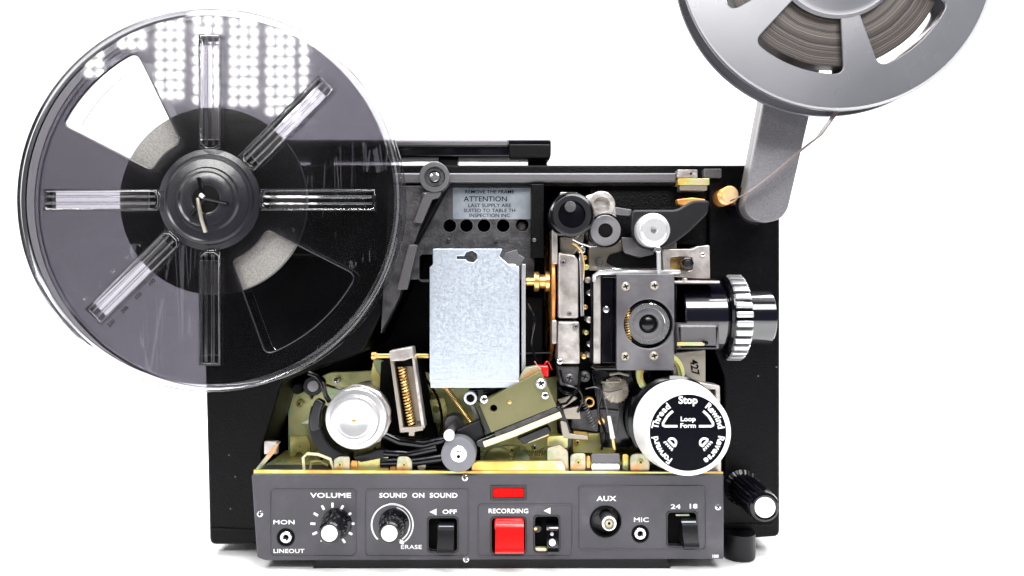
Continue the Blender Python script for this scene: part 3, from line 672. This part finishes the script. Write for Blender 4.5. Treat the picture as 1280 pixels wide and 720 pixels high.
b = MB(); b.plate(M['steel'], fil([(742, 262), (764, 258), (790, 262), (788, 270), (760, 268), (744, 272)], 2), 14, 18, bev=.4); b.build('roller_lever', PJ)
b = MB(); b.plate(M['steel'], fil([(776, 296), (812, 300), (818, 318), (800, 322), (780, 316)], 3), 14, 18, bev=.5); b.build('roller_plate', PJ)

# ---------------------------------------------------------------- mode dial
dx, dy, DY = 860, 541, -24
kc = W(dx, dy, DY); s0 = sc(DY)
b = MB(); R = 54.5 * s0
b.lathe(M['white'], kc, (0, 1, 0), [(0, .5), (47 * s0, .5), (48.5 * s0, 0), (R - 1, 0), (R - .2, .7), (R, 2), (R + .9, 12), (R + 2.6, 20), (R + 2.8, 21.5), (R + 1.5, 22.5), (0, 22.5)], 96)
DIAL = b.build('mode_dial', PJ)
b = MB(); b.lathe(M['gloss'], kc + Vector((0, 23, 0)) * MM, (0, 1, 0), [(0, 0), (26, 0), (27.5, 1.5), (27.5, 8), (29.5, 9), (29.5, 22)], 72); b.build('dial_collar', DIAL)
b = MB(); b.cyl(M['inkblack'], dx, dy, DY + .1, DY + .6, 47.8, .1, 96); b.build('dial_face', DIAL)
b = MB(); TY = DY - .02
def arctext(t, a0, a1, r, size):
    w = {'w': 1.35, 'm': 1.4, 'i': .5, 'r': .75, 't': .75, 'v': 1.0}; ws = [w.get(c, 1.0) for c in t]; tot = sum(ws) - ws[0] / 2 - ws[-1] / 2; acc = -ws[0] / 2
    for c, q in zip(t, ws):
        a = a0 + (a1 - a0) * (acc + q / 2) / tot; acc += q
        b.text(M['ink'], c, dx + r * math.cos(math.radians(a)), dy - r * math.sin(math.radians(a)), TY, size, rot=a - 90, bold=.9, thick=.08)
b.text(M['ink'], 'Stop', dx, dy - 40.5, TY, 13, bold=.9, thick=.08)
arctext('Thread', 168, 128, 41.5, 11.5); arctext('Rewind', 52, 11, 41.5, 11.5)
arctext('Forward', 236, 190, 41.5, 11.5); arctext('Reverse', 350, 304, 41.5, 11.5)
b.text(M['ink'], 'Loop', dx, dy - 17, TY, 8, bold=.7, thick=.08, sx=1.15); b.text(M['ink'], 'Form', dx, dy - 8.8, TY, 8, bold=.7, thick=.08, sx=1.15)
def line2(pts, w=1.1):
    b.tube(M['ink'], [W(x, y, TY) for x, y in pts], w * .5, 6)
for sg in (-1, 1):
    P = [(dx + sg * 13.5, dy - 8.2), (dx + sg * 29, dy - 8.2), (dx + sg * 31.2, dy - 9.4), (dx + sg * 31.2, dy - 12)]
    P += [(dx + sg * 33 * math.cos(math.radians(a)), dy - 33 * math.sin(math.radians(a))) for a in (28, 37, 46, 55)]
    line2(P, 1.6)
    cx_, cy_ = dx + sg * 21, dy + 13
    # lamp: half disc with rays
    d = Vector((sg * .72, .69)); t_ = Vector((-d.y, d.x)); c_ = Vector((cx_, cy_)); pts = []
    for k in range(11):
        a = math.radians(-90 + 18 * k); pts.append(tuple(c_ - d * 6.2 * math.cos(a) + t_ * 5.6 * math.sin(a)))
    line2(pts + [pts[0]], 1.5)
    for k in range(5):
        q_ = -5.6 + 2.8 * k; line2([tuple(c_ + d * 3.2 + t_ * q_), tuple(c_ + d * 6.4 + t_ * q_ * 1.25)], 1.0)
b.build('dial_lettering', DIAL)

# ---------------------------------------------------------------- control panel
b = MB()
rec_jack = circ(757, 652, 19, 40)
ph = [rr(535, 647, 572, 690, 4), rr(614, 647, 657, 692, 4), rr(668, 645, 699, 690, 4), rr(834, 640, 871, 683, 4), rec_jack, rr(614.5, 608.5, 656.5, 623.5, 1), circ(357, 672, 10.5, 32), circ(800.5, 667.5, 10, 32)]
b.plate(M['panel'], fil([(314, 593), (905, 593), (905, 699), (331, 701), (321, 697)], 3), 0, 24, ph, .9)
PAN = b.build('control_panel', PJ)
b = MB(); b.plate(M['void'], rr(330, 600, 895, 694, 2), 10, 24, bev=.3); b.build('panel_back', PAN)
# raised group outlines
b = MB()
def outline(x0, y0, x1, y1, r=5, w=.9):
    b.plate(M['panel'], rr(x0, y0, x1, y1, r), -.55, .3, [rr(x0 + w * 1.4, y0 + w * 1.4, x1 - w * 1.4, y1 - w * 1.4, r - 1)], .22)
outline(337, 611, 445, 696); outline(456, 611, 586, 696); outline(597, 630, 716, 696); outline(723, 607, 883, 688)
b.build('group_outline', PAN)
b = MB(); PY = -.12
def lab(t, x, y, s_, sx=1.25, bold=1.0, sp=1.05): b.text(M['ink'], t, x, y, PY, s_, bold=bold, thick=.08, sx=sx, space=sp)
lab('VOLUME', 413.5, 619.5, 8.4, 1.5, .75); lab('SOUND', 491.5, 619.5, 8.2, 1.18, .75); lab('ON', 523, 619.5, 8.2, 1.18, .75); lab('SOUND', 554.5, 619.5, 8.2, 1.18, .75)
lab('MON', 355, 653, 7.6, 1.5, .4); lab('LINEOUT', 361, 689, 7, 1.3, .4); lab('ERASE', 514, 684, 7, 1.35, .4)
lab('OFF', 562, 640, 7.4, 1.35, .75); lab('RECORDING', 635.5, 639, 8, 1.06, .5); lab('AUX', 758, 623.5, 8.6, 1.3, .75)
lab('MIC', 801.5, 650, 7.8, 1.4, .4); lab('24', 844.5, 633.5, 8, 1.5, .75); lab('18', 866, 633, 8, 1.45, .75); lab('1000', 894, 695.5, 5.6, .75)
b.build('panel_lettering', PAN)
for x, y in ((542, 640), (684.5, 638.5)): MB().plate(M['ink'], [(x - 5, y), (x + 3.5, y - 4), (x + 3.5, y + 4)], -.2, .05, bev=.05).build('arrow_mark', PAN)
b = MB()
for k in range(11):
    a = math.radians(235 - 29 * k); cx_, cy_ = 415.5, 656
    u = Vector((math.cos(a), -math.sin(a))); v = Vector((u.y, -u.x)); c = Vector((cx_, cy_)) + u * 24.5; l_, w_ = 3.2, 1.5
    if k == 0: l_, w_ = 1.2, 1
    b.plate(M['ink'], fil([tuple(c + u * l_ + v * w_), tuple(c - u * l_ + v * w_), tuple(c - u * l_ - v * w_), tuple(c + u * l_ - v * w_)], 1), -.2, .05, bev=.05)
b.build('volume_scale', PAN); b = MB()
cx_, cy_ = 490, 656
def crescent(r0, w0, w1, a0, a1, n=40):
    o_, i_ = [], []
    for k in range(n + 1):
        a = math.radians(a0 + (a1 - a0) * k / n); w = w0 + (w1 - w0) * k / n
        o_.append((cx_ + (r0 + w / 2) * math.cos(a), cy_ - (r0 + w / 2) * math.sin(a))); i_.append((cx_ + (r0 - w / 2) * math.cos(a), cy_ - (r0 - w / 2) * math.sin(a)))
    b.plate(M['ink'], o_ + i_[::-1], -.2, .05, bev=.04)
crescent(25.5, 2.0, 1.6, 226, 60); crescent(26.2, 1.4, 1.8, 100, -52); crescent(22.2, .8, 1.8, 75, -55)
b.plate(M['ink'], fil([(500, 674), (506, 677), (504, 681), (499, 679)], 1), -.2, .05, bev=.04)
b.build('mixing_scale', PAN)
for x, y in ((324.5, 643), (898, 634.5), (581, 598), (582.5, 700)): screw(PAN, x, y, -1.2, 4.4, 'chrome', 'panel_screw')
# indicator
b = MB(); b.plate(M['redlamp'], rr(616, 610, 655, 622, 1), .4, 4, bev=.4); b.build('indicator_lamp', PJ)
b = MB(); b.plate(M['gloss'], rr(612.5, 606.5, 658.5, 625.5, 2), -.5, .4, [rr(616, 610, 655, 622, 1)], .2); b.build('indicator_bezel', PJ)
# small knobs
def knob(cx, cy, name, L=17):
    o = W(cx, cy, -L); r = 10.5 * sc(-L)
    b = MB()
    def md(th, j): return 1 + (.022 * math.cos(24 * th) if j in (3, 4, 5) else 0)
    b.lathe(M['gloss'], o, (0, 1, 0), [(0, .3), (r, .3), (r + .8, .2), (r + 1.7, 1.0), (r + 1.9, 2.2), (r + 2.6, L - 3), (r + 4.2, L - 2.2), (r + 4.6, L)], 96, md)
    k = b.build(name, PJ)
    b = MB(); b.lathe(M['white'], o - Vector((0, .4, 0)) * MM, (0, 1, 0), [(0, 0), (r - .8, 0), (r - .2, .3), (r, 1), (r, 1.6)], 48); b.build('knob_cap', k)
knob(411.5, 667, 'volume_knob'); knob(486.5, 667, 'mixing_knob')
# jacks
def jack(cx, cy, name):
    b = MB(); b.ring(M['void'], cx, cy, -.6, 3, 8.4, 10.5); b.ring(M['chrome'], cx, cy, -1.8, 6, 3.4, 7.2); b.cyl(M['void'], cx, cy, 2, 6, 3.6, .2, 20)
    b.cyl(M['void'], cx, cy, 3, 8, 10, .2, 32)
    b.build(name, PJ)
jack(357, 672, 'line_out_jack'); jack(800.5, 667.5, 'microphone_jack')
b = MB(); b.ring(M['void'], 757, 652, -.5, 8, 17.6, 19.6); b.cyl(M['dkgrey'], 757, 652, 7, 10, 19, .3, 48)
b.lathe(M['steel'], W(761.5, 654.5, -7), (0, 1, 0), [(2.4, 0), (4.2, 0), (4.6, .5), (4.6, 4), (4.2, 4.6), (4.2, 14)], 40)
b.lathe(M['chrome'], W(761.5, 654.5, -7.3), (0, 1, 0), [(3.2, 2), (3.2, .2), (3.6, 0), (4.4, 0), (4.6, .4), (4.6, 1.6)], 40)
b.cyl(M['cream'], 761.5, 654.5, -6, 0, 5, .2, 20); b.cyl(M['void'], 761.5, 654.5, -6.3, -5.9, 1.8, .1, 12)
b.build('auxiliary_jack', PJ)
# switches
def sw(x0, y0, x1, y1, name, m, lev, parts=()):
    b = MB(); b.plate(M['void'], rr(x0 + .6, y0 + .6, x1 - .6, y1 - .6, 4), 5, 9, bev=.3)
    b.plate(M['gloss'], rr(x0 - 1.4, y0 - 1.4, x1 + 1.4, y1 + 1.4, 5), -.3, 1.5, [rr(x0 + 1, y0 + 1, x1 - 1, y1 - 1, 4)], .25)
    s_ = b.build(name, PJ)
    b = MB(); lx0, ly0, lx1, ly1 = lev
    # lever: wedge whose lower end stands proud
    i = b.mi(M[m]); X0, X1 = W(lx0, 0, 0).x, W(lx1, 0, 0).x; Z0, Z1 = W(0, ly0, 0).z, W(0, ly1, 0).z
    prof = [(-.0008, Z0), (-.0030, Z0 - .0014), (-.0042, Z0 - .004), (-.0048, Z0 * .45 + Z1 * .55), (-.0082, Z1 + .004), (-.0088, Z1 + .0015), (-.0076, Z1), (.005, Z1), (.005, Z0)]
    A = [b.bm.verts.new((X0, y, z)) for y, z in prof]; B = [b.bm.verts.new((X1, y, z)) for y, z in prof]
    b.bm.faces.new(A); b.bm.faces.new(B[::-1])
    for k in range(len(prof)): b.bm.faces.new((A[k], B[k], B[(k + 1) % len(prof)], A[(k + 1) % len(prof)]))
    for f in b.bm.faces: f.material_index = i
    bmesh.ops.bevel(b.bm, geom=[e for e in b.bm.edges if e.calc_length() > 0 and len(e.link_faces) == 2 and e.calc_face_angle(0) > .5], offset=.0007, segments=3, affect='EDGES')
    b.build('lever', s_, angle=50)
    return s_
s1 = sw(535, 647, 572, 690, 'sound_switch', 'rubber', (548, 654, 568, 687))
b = MB(); b.plate(M['sticker'], rr(548.5, 657.5, 567, 658.8, .5), -3.9, -3.4, bev=.1); b.build('lever_line', s1)
s2 = sw(614, 647, 657, 692, 'record_button', 'red', (619.5, 651, 654.5, 686))
b = MB(); b.plate(M['red'], rr(618, 649, 655, 664, 4), -2.4, 4, bev=1.2)
b.build('button_top', s2)
s3 = sw(668, 645, 699, 690, 'record_lock_switch', 'gloss', (683, 655, 697, 686))
b = MB(); b.plate(M['gold'], rr(669, 685, 683, 689, 1), 0, 3, bev=.3); b.cyl(M['gloss'], 672, 661, -1, 5, 5); b.cyl(M['brass'], 669.5, 661, -1.5, 2, 2.2, .3, 16)
b.cyl(M['white'], 690.5, 679, -9.2, -7.5, 4.2, .4, 20); b.plate(M['cast'], rr(686, 659, 698, 661, .8), -4.6, -4, bev=.15); b.cyl(M['cast'], 690, 668, -6.4, -5, 2.2, .3, 16)
b.build('lock_slide', s3)
s4 = sw(834, 640, 871, 683, 'speed_switch', 'rubber', (851, 648, 869.5, 680))
b = MB(); b.plate(M['sticker'], rr(852, 651.5, 870, 653.5, .5), -3.9, -3.2, bev=.1); b.plate(M['pinkzinc'], rr(845, 643, 862, 645, .5), .5, 2, bev=.1); b.build('lever_line', s4)

# tilt knob
tk = W(956.5, 634.5, -16)
b = MB()
def md(th, j): return 1 + (.05 * (1 if math.sin(22 * th) > 0 else -.6) if j in (5, 6) else 0)
b.lathe(M['gloss'], tk, (0, 1, 0), [(0, .4), (6.3, .4), (7.4, 0), (8.8, .6), (9.4, 3), (9.2, 4), (9.6, 38), (12, 40), (12, 44)], 22 * 6, md)
TK = b.build('tilt_knob', PJ)
b = MB(); b.lathe(M['white'], tk - Vector((0, .3, 0)) * MM, (0, 1, 0), [(0, 0), (5.6, 0), (6.2, .4), (6.3, 1)], 48); b.build('knob_cap', TK)
# feet and base
b = MB()
fx = W(924, 0, 22).x
b.lathe(M['rubber'], Vector((fx, .022, FLOOR)), (0, 0, 1), [(0, 0), (8.6, 0), (10, 1.2), (10.2, 4), (10.2, 17), (0, 17)], 40); b.build('foot', PJ)
b = MB(); fx = W(292, 0, 80).x
b.lathe(M['rubber'], Vector((fx, .095, FLOOR)), (0, 0, 1), [(0, 0), (8.6, 0), (10, 1.2), (10.2, 4), (10.2, 9), (0, 9)], 40); b.build('foot', PJ)
b = MB(); X0, X1 = W(391, 0, 4).x, W(838, 0, 4).x
vs = []
b.plate(M['rubber'], [(X0 * 1000, FLOOR * 1000), (X1 * 1000, FLOOR * 1000), (X1 * 1000 - 3, -169), (X0 * 1000 + 3, -169)], 4, 110, bev=.5, px=False); b.build('base_plate', PJ)

# reel arm for the supply reel
b = MB()
b.plate(M['armgrey'], fil([(1022, -92), (1080, -80), (1083, -40), (1040, 20), (1013, 140), (985, 262), (976, 274), (955, 279), (937, 272), (930, 258), (957, 115), (985, -20), (1005, -80)], 10), -12, -7, bev=.8)
b.plate(M['armedge'], fil([(1022, -88), (1076, -78), (1080, -40), (1038, 20), (1011, 140), (983, 261), (975, 272), (955, 276), (939, 270), (932, 257), (959, 115), (987, -20), (1007, -76)], 8), -7, 10, bev=.4)
b.build('supply_arm', PJ)
b = MB(); b.lathe(M['gloss'], W(957, 250, -7) + Vector((0, .014, 0)), (0, 1, 0), [(0, 0), (14, 0), (14, 18)], 40); b.build('arm_pivot', PJ)

# take-up side arm (behind the clear reel)
TC = W(262, 250, -35)                       # reel axis at front flange
b = MB()
b.plate(M['black'], fil([(TC.x * 1000 - 14, TC.z * 1000 + 22), (TC.x * 1000 + 60, TC.z * 1000 + 16), (TC.x * 1000 + 60, TC.z * 1000 - 30), (TC.x * 1000 - 14, TC.z * 1000 - 30)], 10), 4, 40, bev=1, px=False)
b.lathe(M['steel'], TC + Vector((0, .0, 0)), (0, 1, 0), [(0, 2), (2.4, 2), (2.4, 40)], 20)
b.build('take_up_arm', PJ)

# ================================================================== CLEAR REEL
RB = W(262, 250, -35); RB2 = Vector((RB.x, RB.y + .008, RB.z - 240 * sc(-35) * MM))
R1 = thing('film_reel', 'large empty smoked clear plastic reel with raised spokes on the left of the projector', 'film reel', RB2)
ss = sc(-35)
wins = [(116, 153), (-70, -27)]
def rimset(Y, T, m, ribs, name, thick=1.6):
    cxp = 640 + (262 - 640) * ss / sc(Y); cyp = 360 + (250 - 360) * ss / sc(Y); k = ss / sc(Y)
    hs = [sector(cxp, cyp, 80 * k, 206 * k, a0, a1, 11 * k) for a0, a1 in wins]
    hs.append(circ(cxp, cyp, 16 * k, 32))
    if ribs:
        for a in (0, 45, 90, 180, 225, 270):
            ca, sa = math.cos(math.radians(a)), -math.sin(math.radians(a))
            hs.append(slot(cxp + 76 * ca, cyp + 76 * sa, cxp + 194 * ca, cyp + 194 * sa, 22, 1))
    b = MB(); b.plate(m, circ(cxp, cyp, (231 if ribs else 236) * k, 160), Y, Y + thick, hs, .35); return b.build(name, R1), cxp, cyp, k
f1, cxp, cyp, k1 = rimset(-35, 0, M['smoke'], True, 'front_flange')
f2, cx2, cy2, k2 = rimset(-21, 0, M['smoke_back'], False, 'rear_flange', 1.2)
b = MB(); c = RB
b.lathe(M['clear'], c, (0, 1, 0), [(115.0 * 238 / 240 * ss * 2 - 0, 0)] if False else [(231.2 * ss, 0), (237 * ss, -.6), (238.5 * ss, -1.1), (240 * ss, -.6), (240.6 * ss, .6), (239.5 * ss, 2.4), (231.2 * ss, 1.6), (231.2 * ss, 0)], 200); b.build('front_rim', R1)
b = MB(); b.lathe(M['clear'], c + Vector((0, .014, 0)), (0, 1, 0), [(236 * ss, -.2), (240 * ss, -.6), (240.8 * ss, .8), (239.5 * ss, 2.2), (236 * ss, 2.2), (236 * ss, -.2)], 200); b.build('rear_rim', R1)
# window rims
for a0, a1 in wins:
    b = MB(); pts = [W(x, y, -35) for x, y in sector(cxp, cyp, 80, 206, a0, a1, 11)]
    b.tube(M['hubgloss'], pts + [pts[0]], .5, 8, cap=False); b.build('window_rim', R1)
# spokes: raised channels in clear plastic
for a in (0, 45, 90, 180, 225, 270):
    ca, sa = math.cos(math.radians(a)), -math.sin(math.radians(a))
    u = Vector((ca, sa)); v = Vector((-sa, ca)); c0 = Vector((cxp, cyp))
    b = MB()
    def Q(r, t): p = c0 + u * r + v * t; return (p.x, p.y)
    ol = [Q(196 + 10, -12), Q(196 + 10, 12), Q(74 - 11, 12), Q(74 - 11, -12)]
    def quad(r0_, r1_, w_): return fil([Q(r1_, -w_), Q(r1_, w_)], 1) if False else [Q(r1_, -w_), Q(r1_, w_), Q(r0_ + 4, w_), Q(r0_, w_ * .5), Q(r0_, -w_ * .5), Q(r0_ + 4, -w_)]
    b.plate(M['clear'], quad(62, 207, 13), -39, -33.5, [quad(66, 204, 10.5)], .5)
    b.tube(M['clear'], [W(*Q(68, -4), -36), W(*Q(203, -4), -36)], .9, 10)
    b.tube(M['clear'], [W(*Q(68, 4.5), -36), W(*Q(203, 4.5), -36)], .7, 10)
    SPK = b.build('spoke', R1)
    b = MB(); b.plate(M['ribfloor'], quad(64, 205, 11.5), -33, -32.2, bev=.1); b.build('spoke_floor', SPK)
    b = MB(); b.tube(M['hubgloss'], [W(*Q(64, -13), -35.8), W(*Q(207, -13), -35.8), W(*Q(207, -9), -35.8)], .42, 8); b.build('spoke_edge', SPK)
    b = MB(); b.tube(M['hubgloss'], [W(*Q(64, 13), -35.8), W(*Q(207, 13), -35.8), W(*Q(207, 9), -35.8)], .3, 8); b.build('spoke_edge', SPK)
b = MB(); b.lathe(M['stipgrey'], c + Vector((0, .0045, 0)), (0, 1, 0), [(0, 0), (118 * ss, 0), (118.4 * ss, .4), (118.4 * ss, 3.5), (0, 3.5)], 120); b.build('hub_disc', R1)
b = MB(); b.lathe(M['hubgloss'], c, (0, 1, 0), [(7.5, -4.5), (9, -5), (15, -3.8), (16, -4.6), (17.5, -4.4), (18.5, -3), (23, -2.4), (24, -3), (25.4, -2.6), (26, -1.2), (29, -.6), (29.5, .5)], 96)
b.build('hub', R1)
b = MB(); b.lathe(M['void'], c, (0, 1, 0), [(0, -6), (5, -6), (6.6, -5), (7.8, -4.6), (7.8, 0)], 32)
for k in range(3):
    a = 2 * PI * k / 3 - .2; b.tube(M['gloss'], [c + Vector((0, -.0058, 0)), c + Vector((math.cos(a) * .0125, -.0052, math.sin(a) * .0125))], 1.1, 8)
b.tube(M['cast'], [c + Vector((-.002, -.007, .002)), c + Vector((0, -.0072, .0005))], 1.3, 10)
b.build('spindle_lock', R1)
b = MB(); b.text(M['clear'], '400FT 120M', cxp, cyp, -35.3, 1)  # replaced below
b.bm.free(); b = MB()
def arct(t, r, a0, step, size, m, rot=-90):
    for k, ch in enumerate(t):
        a = a0 - step * k
        if ch != ' ': b.text(m, ch, cxp + r * math.cos(math.radians(a)), cyp - r * math.sin(math.radians(a)), -35.25, size, rot=a + rot, thick=.12)
arct('MADE IN JAPAN', 213, 55, 2.0, 8.5, M['clear'])
for k in range(5):
    for sgn, lst in ((1, ('10', '20', '30', '40', '50')), (-1, ('50', '100', '150', '200', '250'))):
        u = Vector((-.7071, .7071)); v = Vector((.7071, .7071)) * (-sgn); p = Vector((cxp, cyp)) + u * (100 + k * 24) + v * 22
        b.text(M['clear'] if sgn == 1 else M['inkblack'], lst[k], p.x, p.y, -35.25, 7, rot=45, thick=.1)
b.build('flange_lettering', R1)
# ================================================================== film tail on the hub
b = MB(); b.tube(M['beige'], [W(247, 248, -42), W(249, 260, -43), W(252, 275, -42), (W(257, 290, -39))], [1.0, 1.1, 1.0, 1.2], 8)
o = b.build('film_leader'); o['label'] = 'short beige strip of leader caught in the hub of the clear reel'; o['category'] = 'film strip'

# ================================================================== GREY REEL
SY = -42; s2_ = sc(SY); SC = W(1047, -60, SY)
R2 = thing('film_reel', 'grey plastic reel full of film on the raised arm at upper right', 'film reel', Vector((SC.x, SC.y + .008, SC.z - 198 * s2_ * MM)))
R2c = Vector((SC.x, SC.y, SC.z))
w2 = [(227, 273), (290, 336), (166, 209), (350, 396), (46, 92), (105, 150)]
def fl(Y, name, r=198):
    k = s2_ / sc(Y); cxx = 640 + (1047 - 640) * k; cyy = 360 + (-60 - 360) * k
    b = MB(); b.plate(M['reelgrey'], circ(cxx, cyy, r * k, 160), Y, Y + 1.6, [sector(cxx, cyy, 75 * k, 152 * k, a0, a1, 12 * k) for a0, a1 in w2] + [circ(cxx, cyy, 12 * k, 24)], .5)
    b.lathe(M['reelgrey'], SC + Vector((0, (Y - SY) * MM, 0)), (0, 1, 0), [((r - 3) * s2_, -.2), (r * s2_, -.5), ((r + .8) * s2_, .4), (r * s2_, 2.1), ((r - 3) * s2_, 1.4)], 160)
    if Y == SY: b.lathe(M['reelgrey'], SC, (0, 1, 0), [(5, -2), (30, -2), (33, -1.2), (36, -1.4), (37.5, 0)], 80)
    return b.build(name, R2)
fl(SY, 'front_flange'); fl(SY + 13, 'rear_flange')
b = MB(); b.lathe(M['dkgrey'], SC + Vector((0, .0018, 0)), (0, 1, 0), [(5, 0), (30, 0), (30, 10.5), (5, 10.5)], 64); b.build('core', R2)
# film on it
b = MB(); b.lathe(M['film'], SC + Vector((0, .0035, 0)), (0, 1, 0), [(30.5, 0), (62.8, 0), (63.1, .2), (63.1, 8), (62.8, 8.2), (30.5, 8.2)], 128)
FR = b.build('film_roll'); FR['label'] = 'thick roll of dark film wound on the grey reel, seen through its windows'; FR['category'] = 'film'
b = MB()
pts2 = [(1186, 8), (1172, 28), (1150, 50), (1118, 75), (1085, 105), (1050, 137), (1028, 168), (1000, 190), (970, 216), (938, 240), (918, 249)]
i = b.mi(M['filmedge']); prev = None
for k, (x, y) in enumerate(pts2):
    Yb_ = SY + 4 + (0 if k < 6 else (k - 5) * 3.2)
    p = W(x, y, Yb_); q = p + Vector((0, 8, 0)) * MM
    d = Vector(pts2[min(k + 1, len(pts2) - 1)]) - Vector(pts2[max(k - 1, 0)]); n = Vector((d.y, 0, d.x)).normalized() * .00034
    cur = [b.bm.verts.new(v_) for v_ in (p + n, q + n, q - n, p - n)]
    if prev:
        for t in range(4): b.bm.faces.new((prev[t], prev[(t + 1) % 4], cur[(t + 1) % 4], cur[t])).material_index = i
    prev = cur
b.build('film_strand', FR)

# ================================================================== LED PANEL (the lamp mirrored in the clear reel)
LB = Vector((-.36, -D * MM - .002, FLOOR))
LP = thing('led_light_panel', 'light panel of round white diodes in columns, mirrored in the clear reel', 'studio light', (LB.x, LB.y, .15))
leds = mat('white diode', (1, 1, 1), emit=((1, 1, .97), 40.0))
b = MB(); f_ = 2 * ss
lay = [(112, 2, 62, 102), (152, 3, 26, 66), (200, 3, 14, 128), (247, 3, 8, 130), (292, 3, 10, 136), (338, 3, 22, 140), (380, 1, 46, 120)]
for x0_, nc, ya, yb in lay:
    for c_ in range(nc):
        y = ya - 20
        while y < yb:
            wx = (x0_ + c_ * 12.5 + random.uniform(-.7, .7) - 640) * f_ * MM; wz = (360 - y) * f_ * MM
            b.lathe(leds, Vector((wx, -D * MM + .002, wz)), (0, -1, 0), [(0, 0), (4.7, .6), (4.9, 2.2)], 14)
            y += 12.5
b.build('diode_grid', LP)
b = MB(); xa, xb = (95 - 640) * f_, (395 - 640) * f_; za, zb = (360 + 35) * f_, (360 - 150) * f_
b.plate(M['void'], [(xa, zb), (xb, zb), (xb, za), (xa, za)], -D, -D + 18 if False else -D - 14, bev=1, px=False) if False else None
b.plate(M['black'], [(xa, zb), (xb, zb), (xb, za), (xa, za)], -D - 16, -D - .5, bev=1, px=False)
b.build('panel_housing', LP)
b = MB(); b.tube(M['gloss'], [Vector((-.36, -D * MM - .01, zb * MM)), Vector((-.36, -D * MM - .01, FLOOR))], 6, 16)
b.build('stand_pole', LP)

# ================================================================== LIGHTS, WORLD, CAMERA
def area(name, loc, target, sx, sy, power, col=(1, 1, 1)):
    l = bpy.data.lights.new(name, 'AREA'); l.shape = 'RECTANGLE'; l.size = sx; l.size_y = sy; l.energy = power; l.color = col
    o = bpy.data.objects.new(name, l); COL.objects.link(o); o.location = loc
    o.rotation_euler = (Vector(target) - Vector(loc)).to_track_quat('-Z', 'Y').to_euler(); return o
area('backdrop_light', (0, .12, 1.05), (0, .62, 0), 1.8, .3, 40)
area('key_light', (.22, -.44, .40), (.12, 0, 0), .42, .2, 4.2)
area('top_light', (.0, -.5, 1.0), (0, 0, 0), 1.0, .2, 9.5)
area('side_light', (1.0, -.3, .25), (.1, 0, 0), .2, .6, 1.4)
area('side_light', (-1.1, -.75, .1), (-.1, 0, 0), .3, .7, 1.2)
w = bpy.data.worlds.new('World'); scn.world = w; w.use_nodes = True
w.node_tree.nodes['Background'].inputs[0].default_value = (1, 1, 1, 1); w.node_tree.nodes['Background'].inputs[1].default_value = 0.08
cam = bpy.data.cameras.new('camera'); co = bpy.data.objects.new('camera', cam); COL.objects.link(co)
co.location = (0, -D * MM, 0); co.rotation_euler = (PI / 2, 0, 0)
cam.sensor_width = 36; cam.lens = 36 * D / 640; cam.clip_start = .01; cam.clip_end = 20
scn.camera = co
scn.view_settings.view_transform = 'Standard'; scn.view_settings.look = 'None'; scn.view_settings.exposure = 0; scn.view_settings.gamma = 1
scn.cycles.transparent_max_bounces = 32; scn.cycles.max_bounces = 8
scn.cycles.use_denoising = True
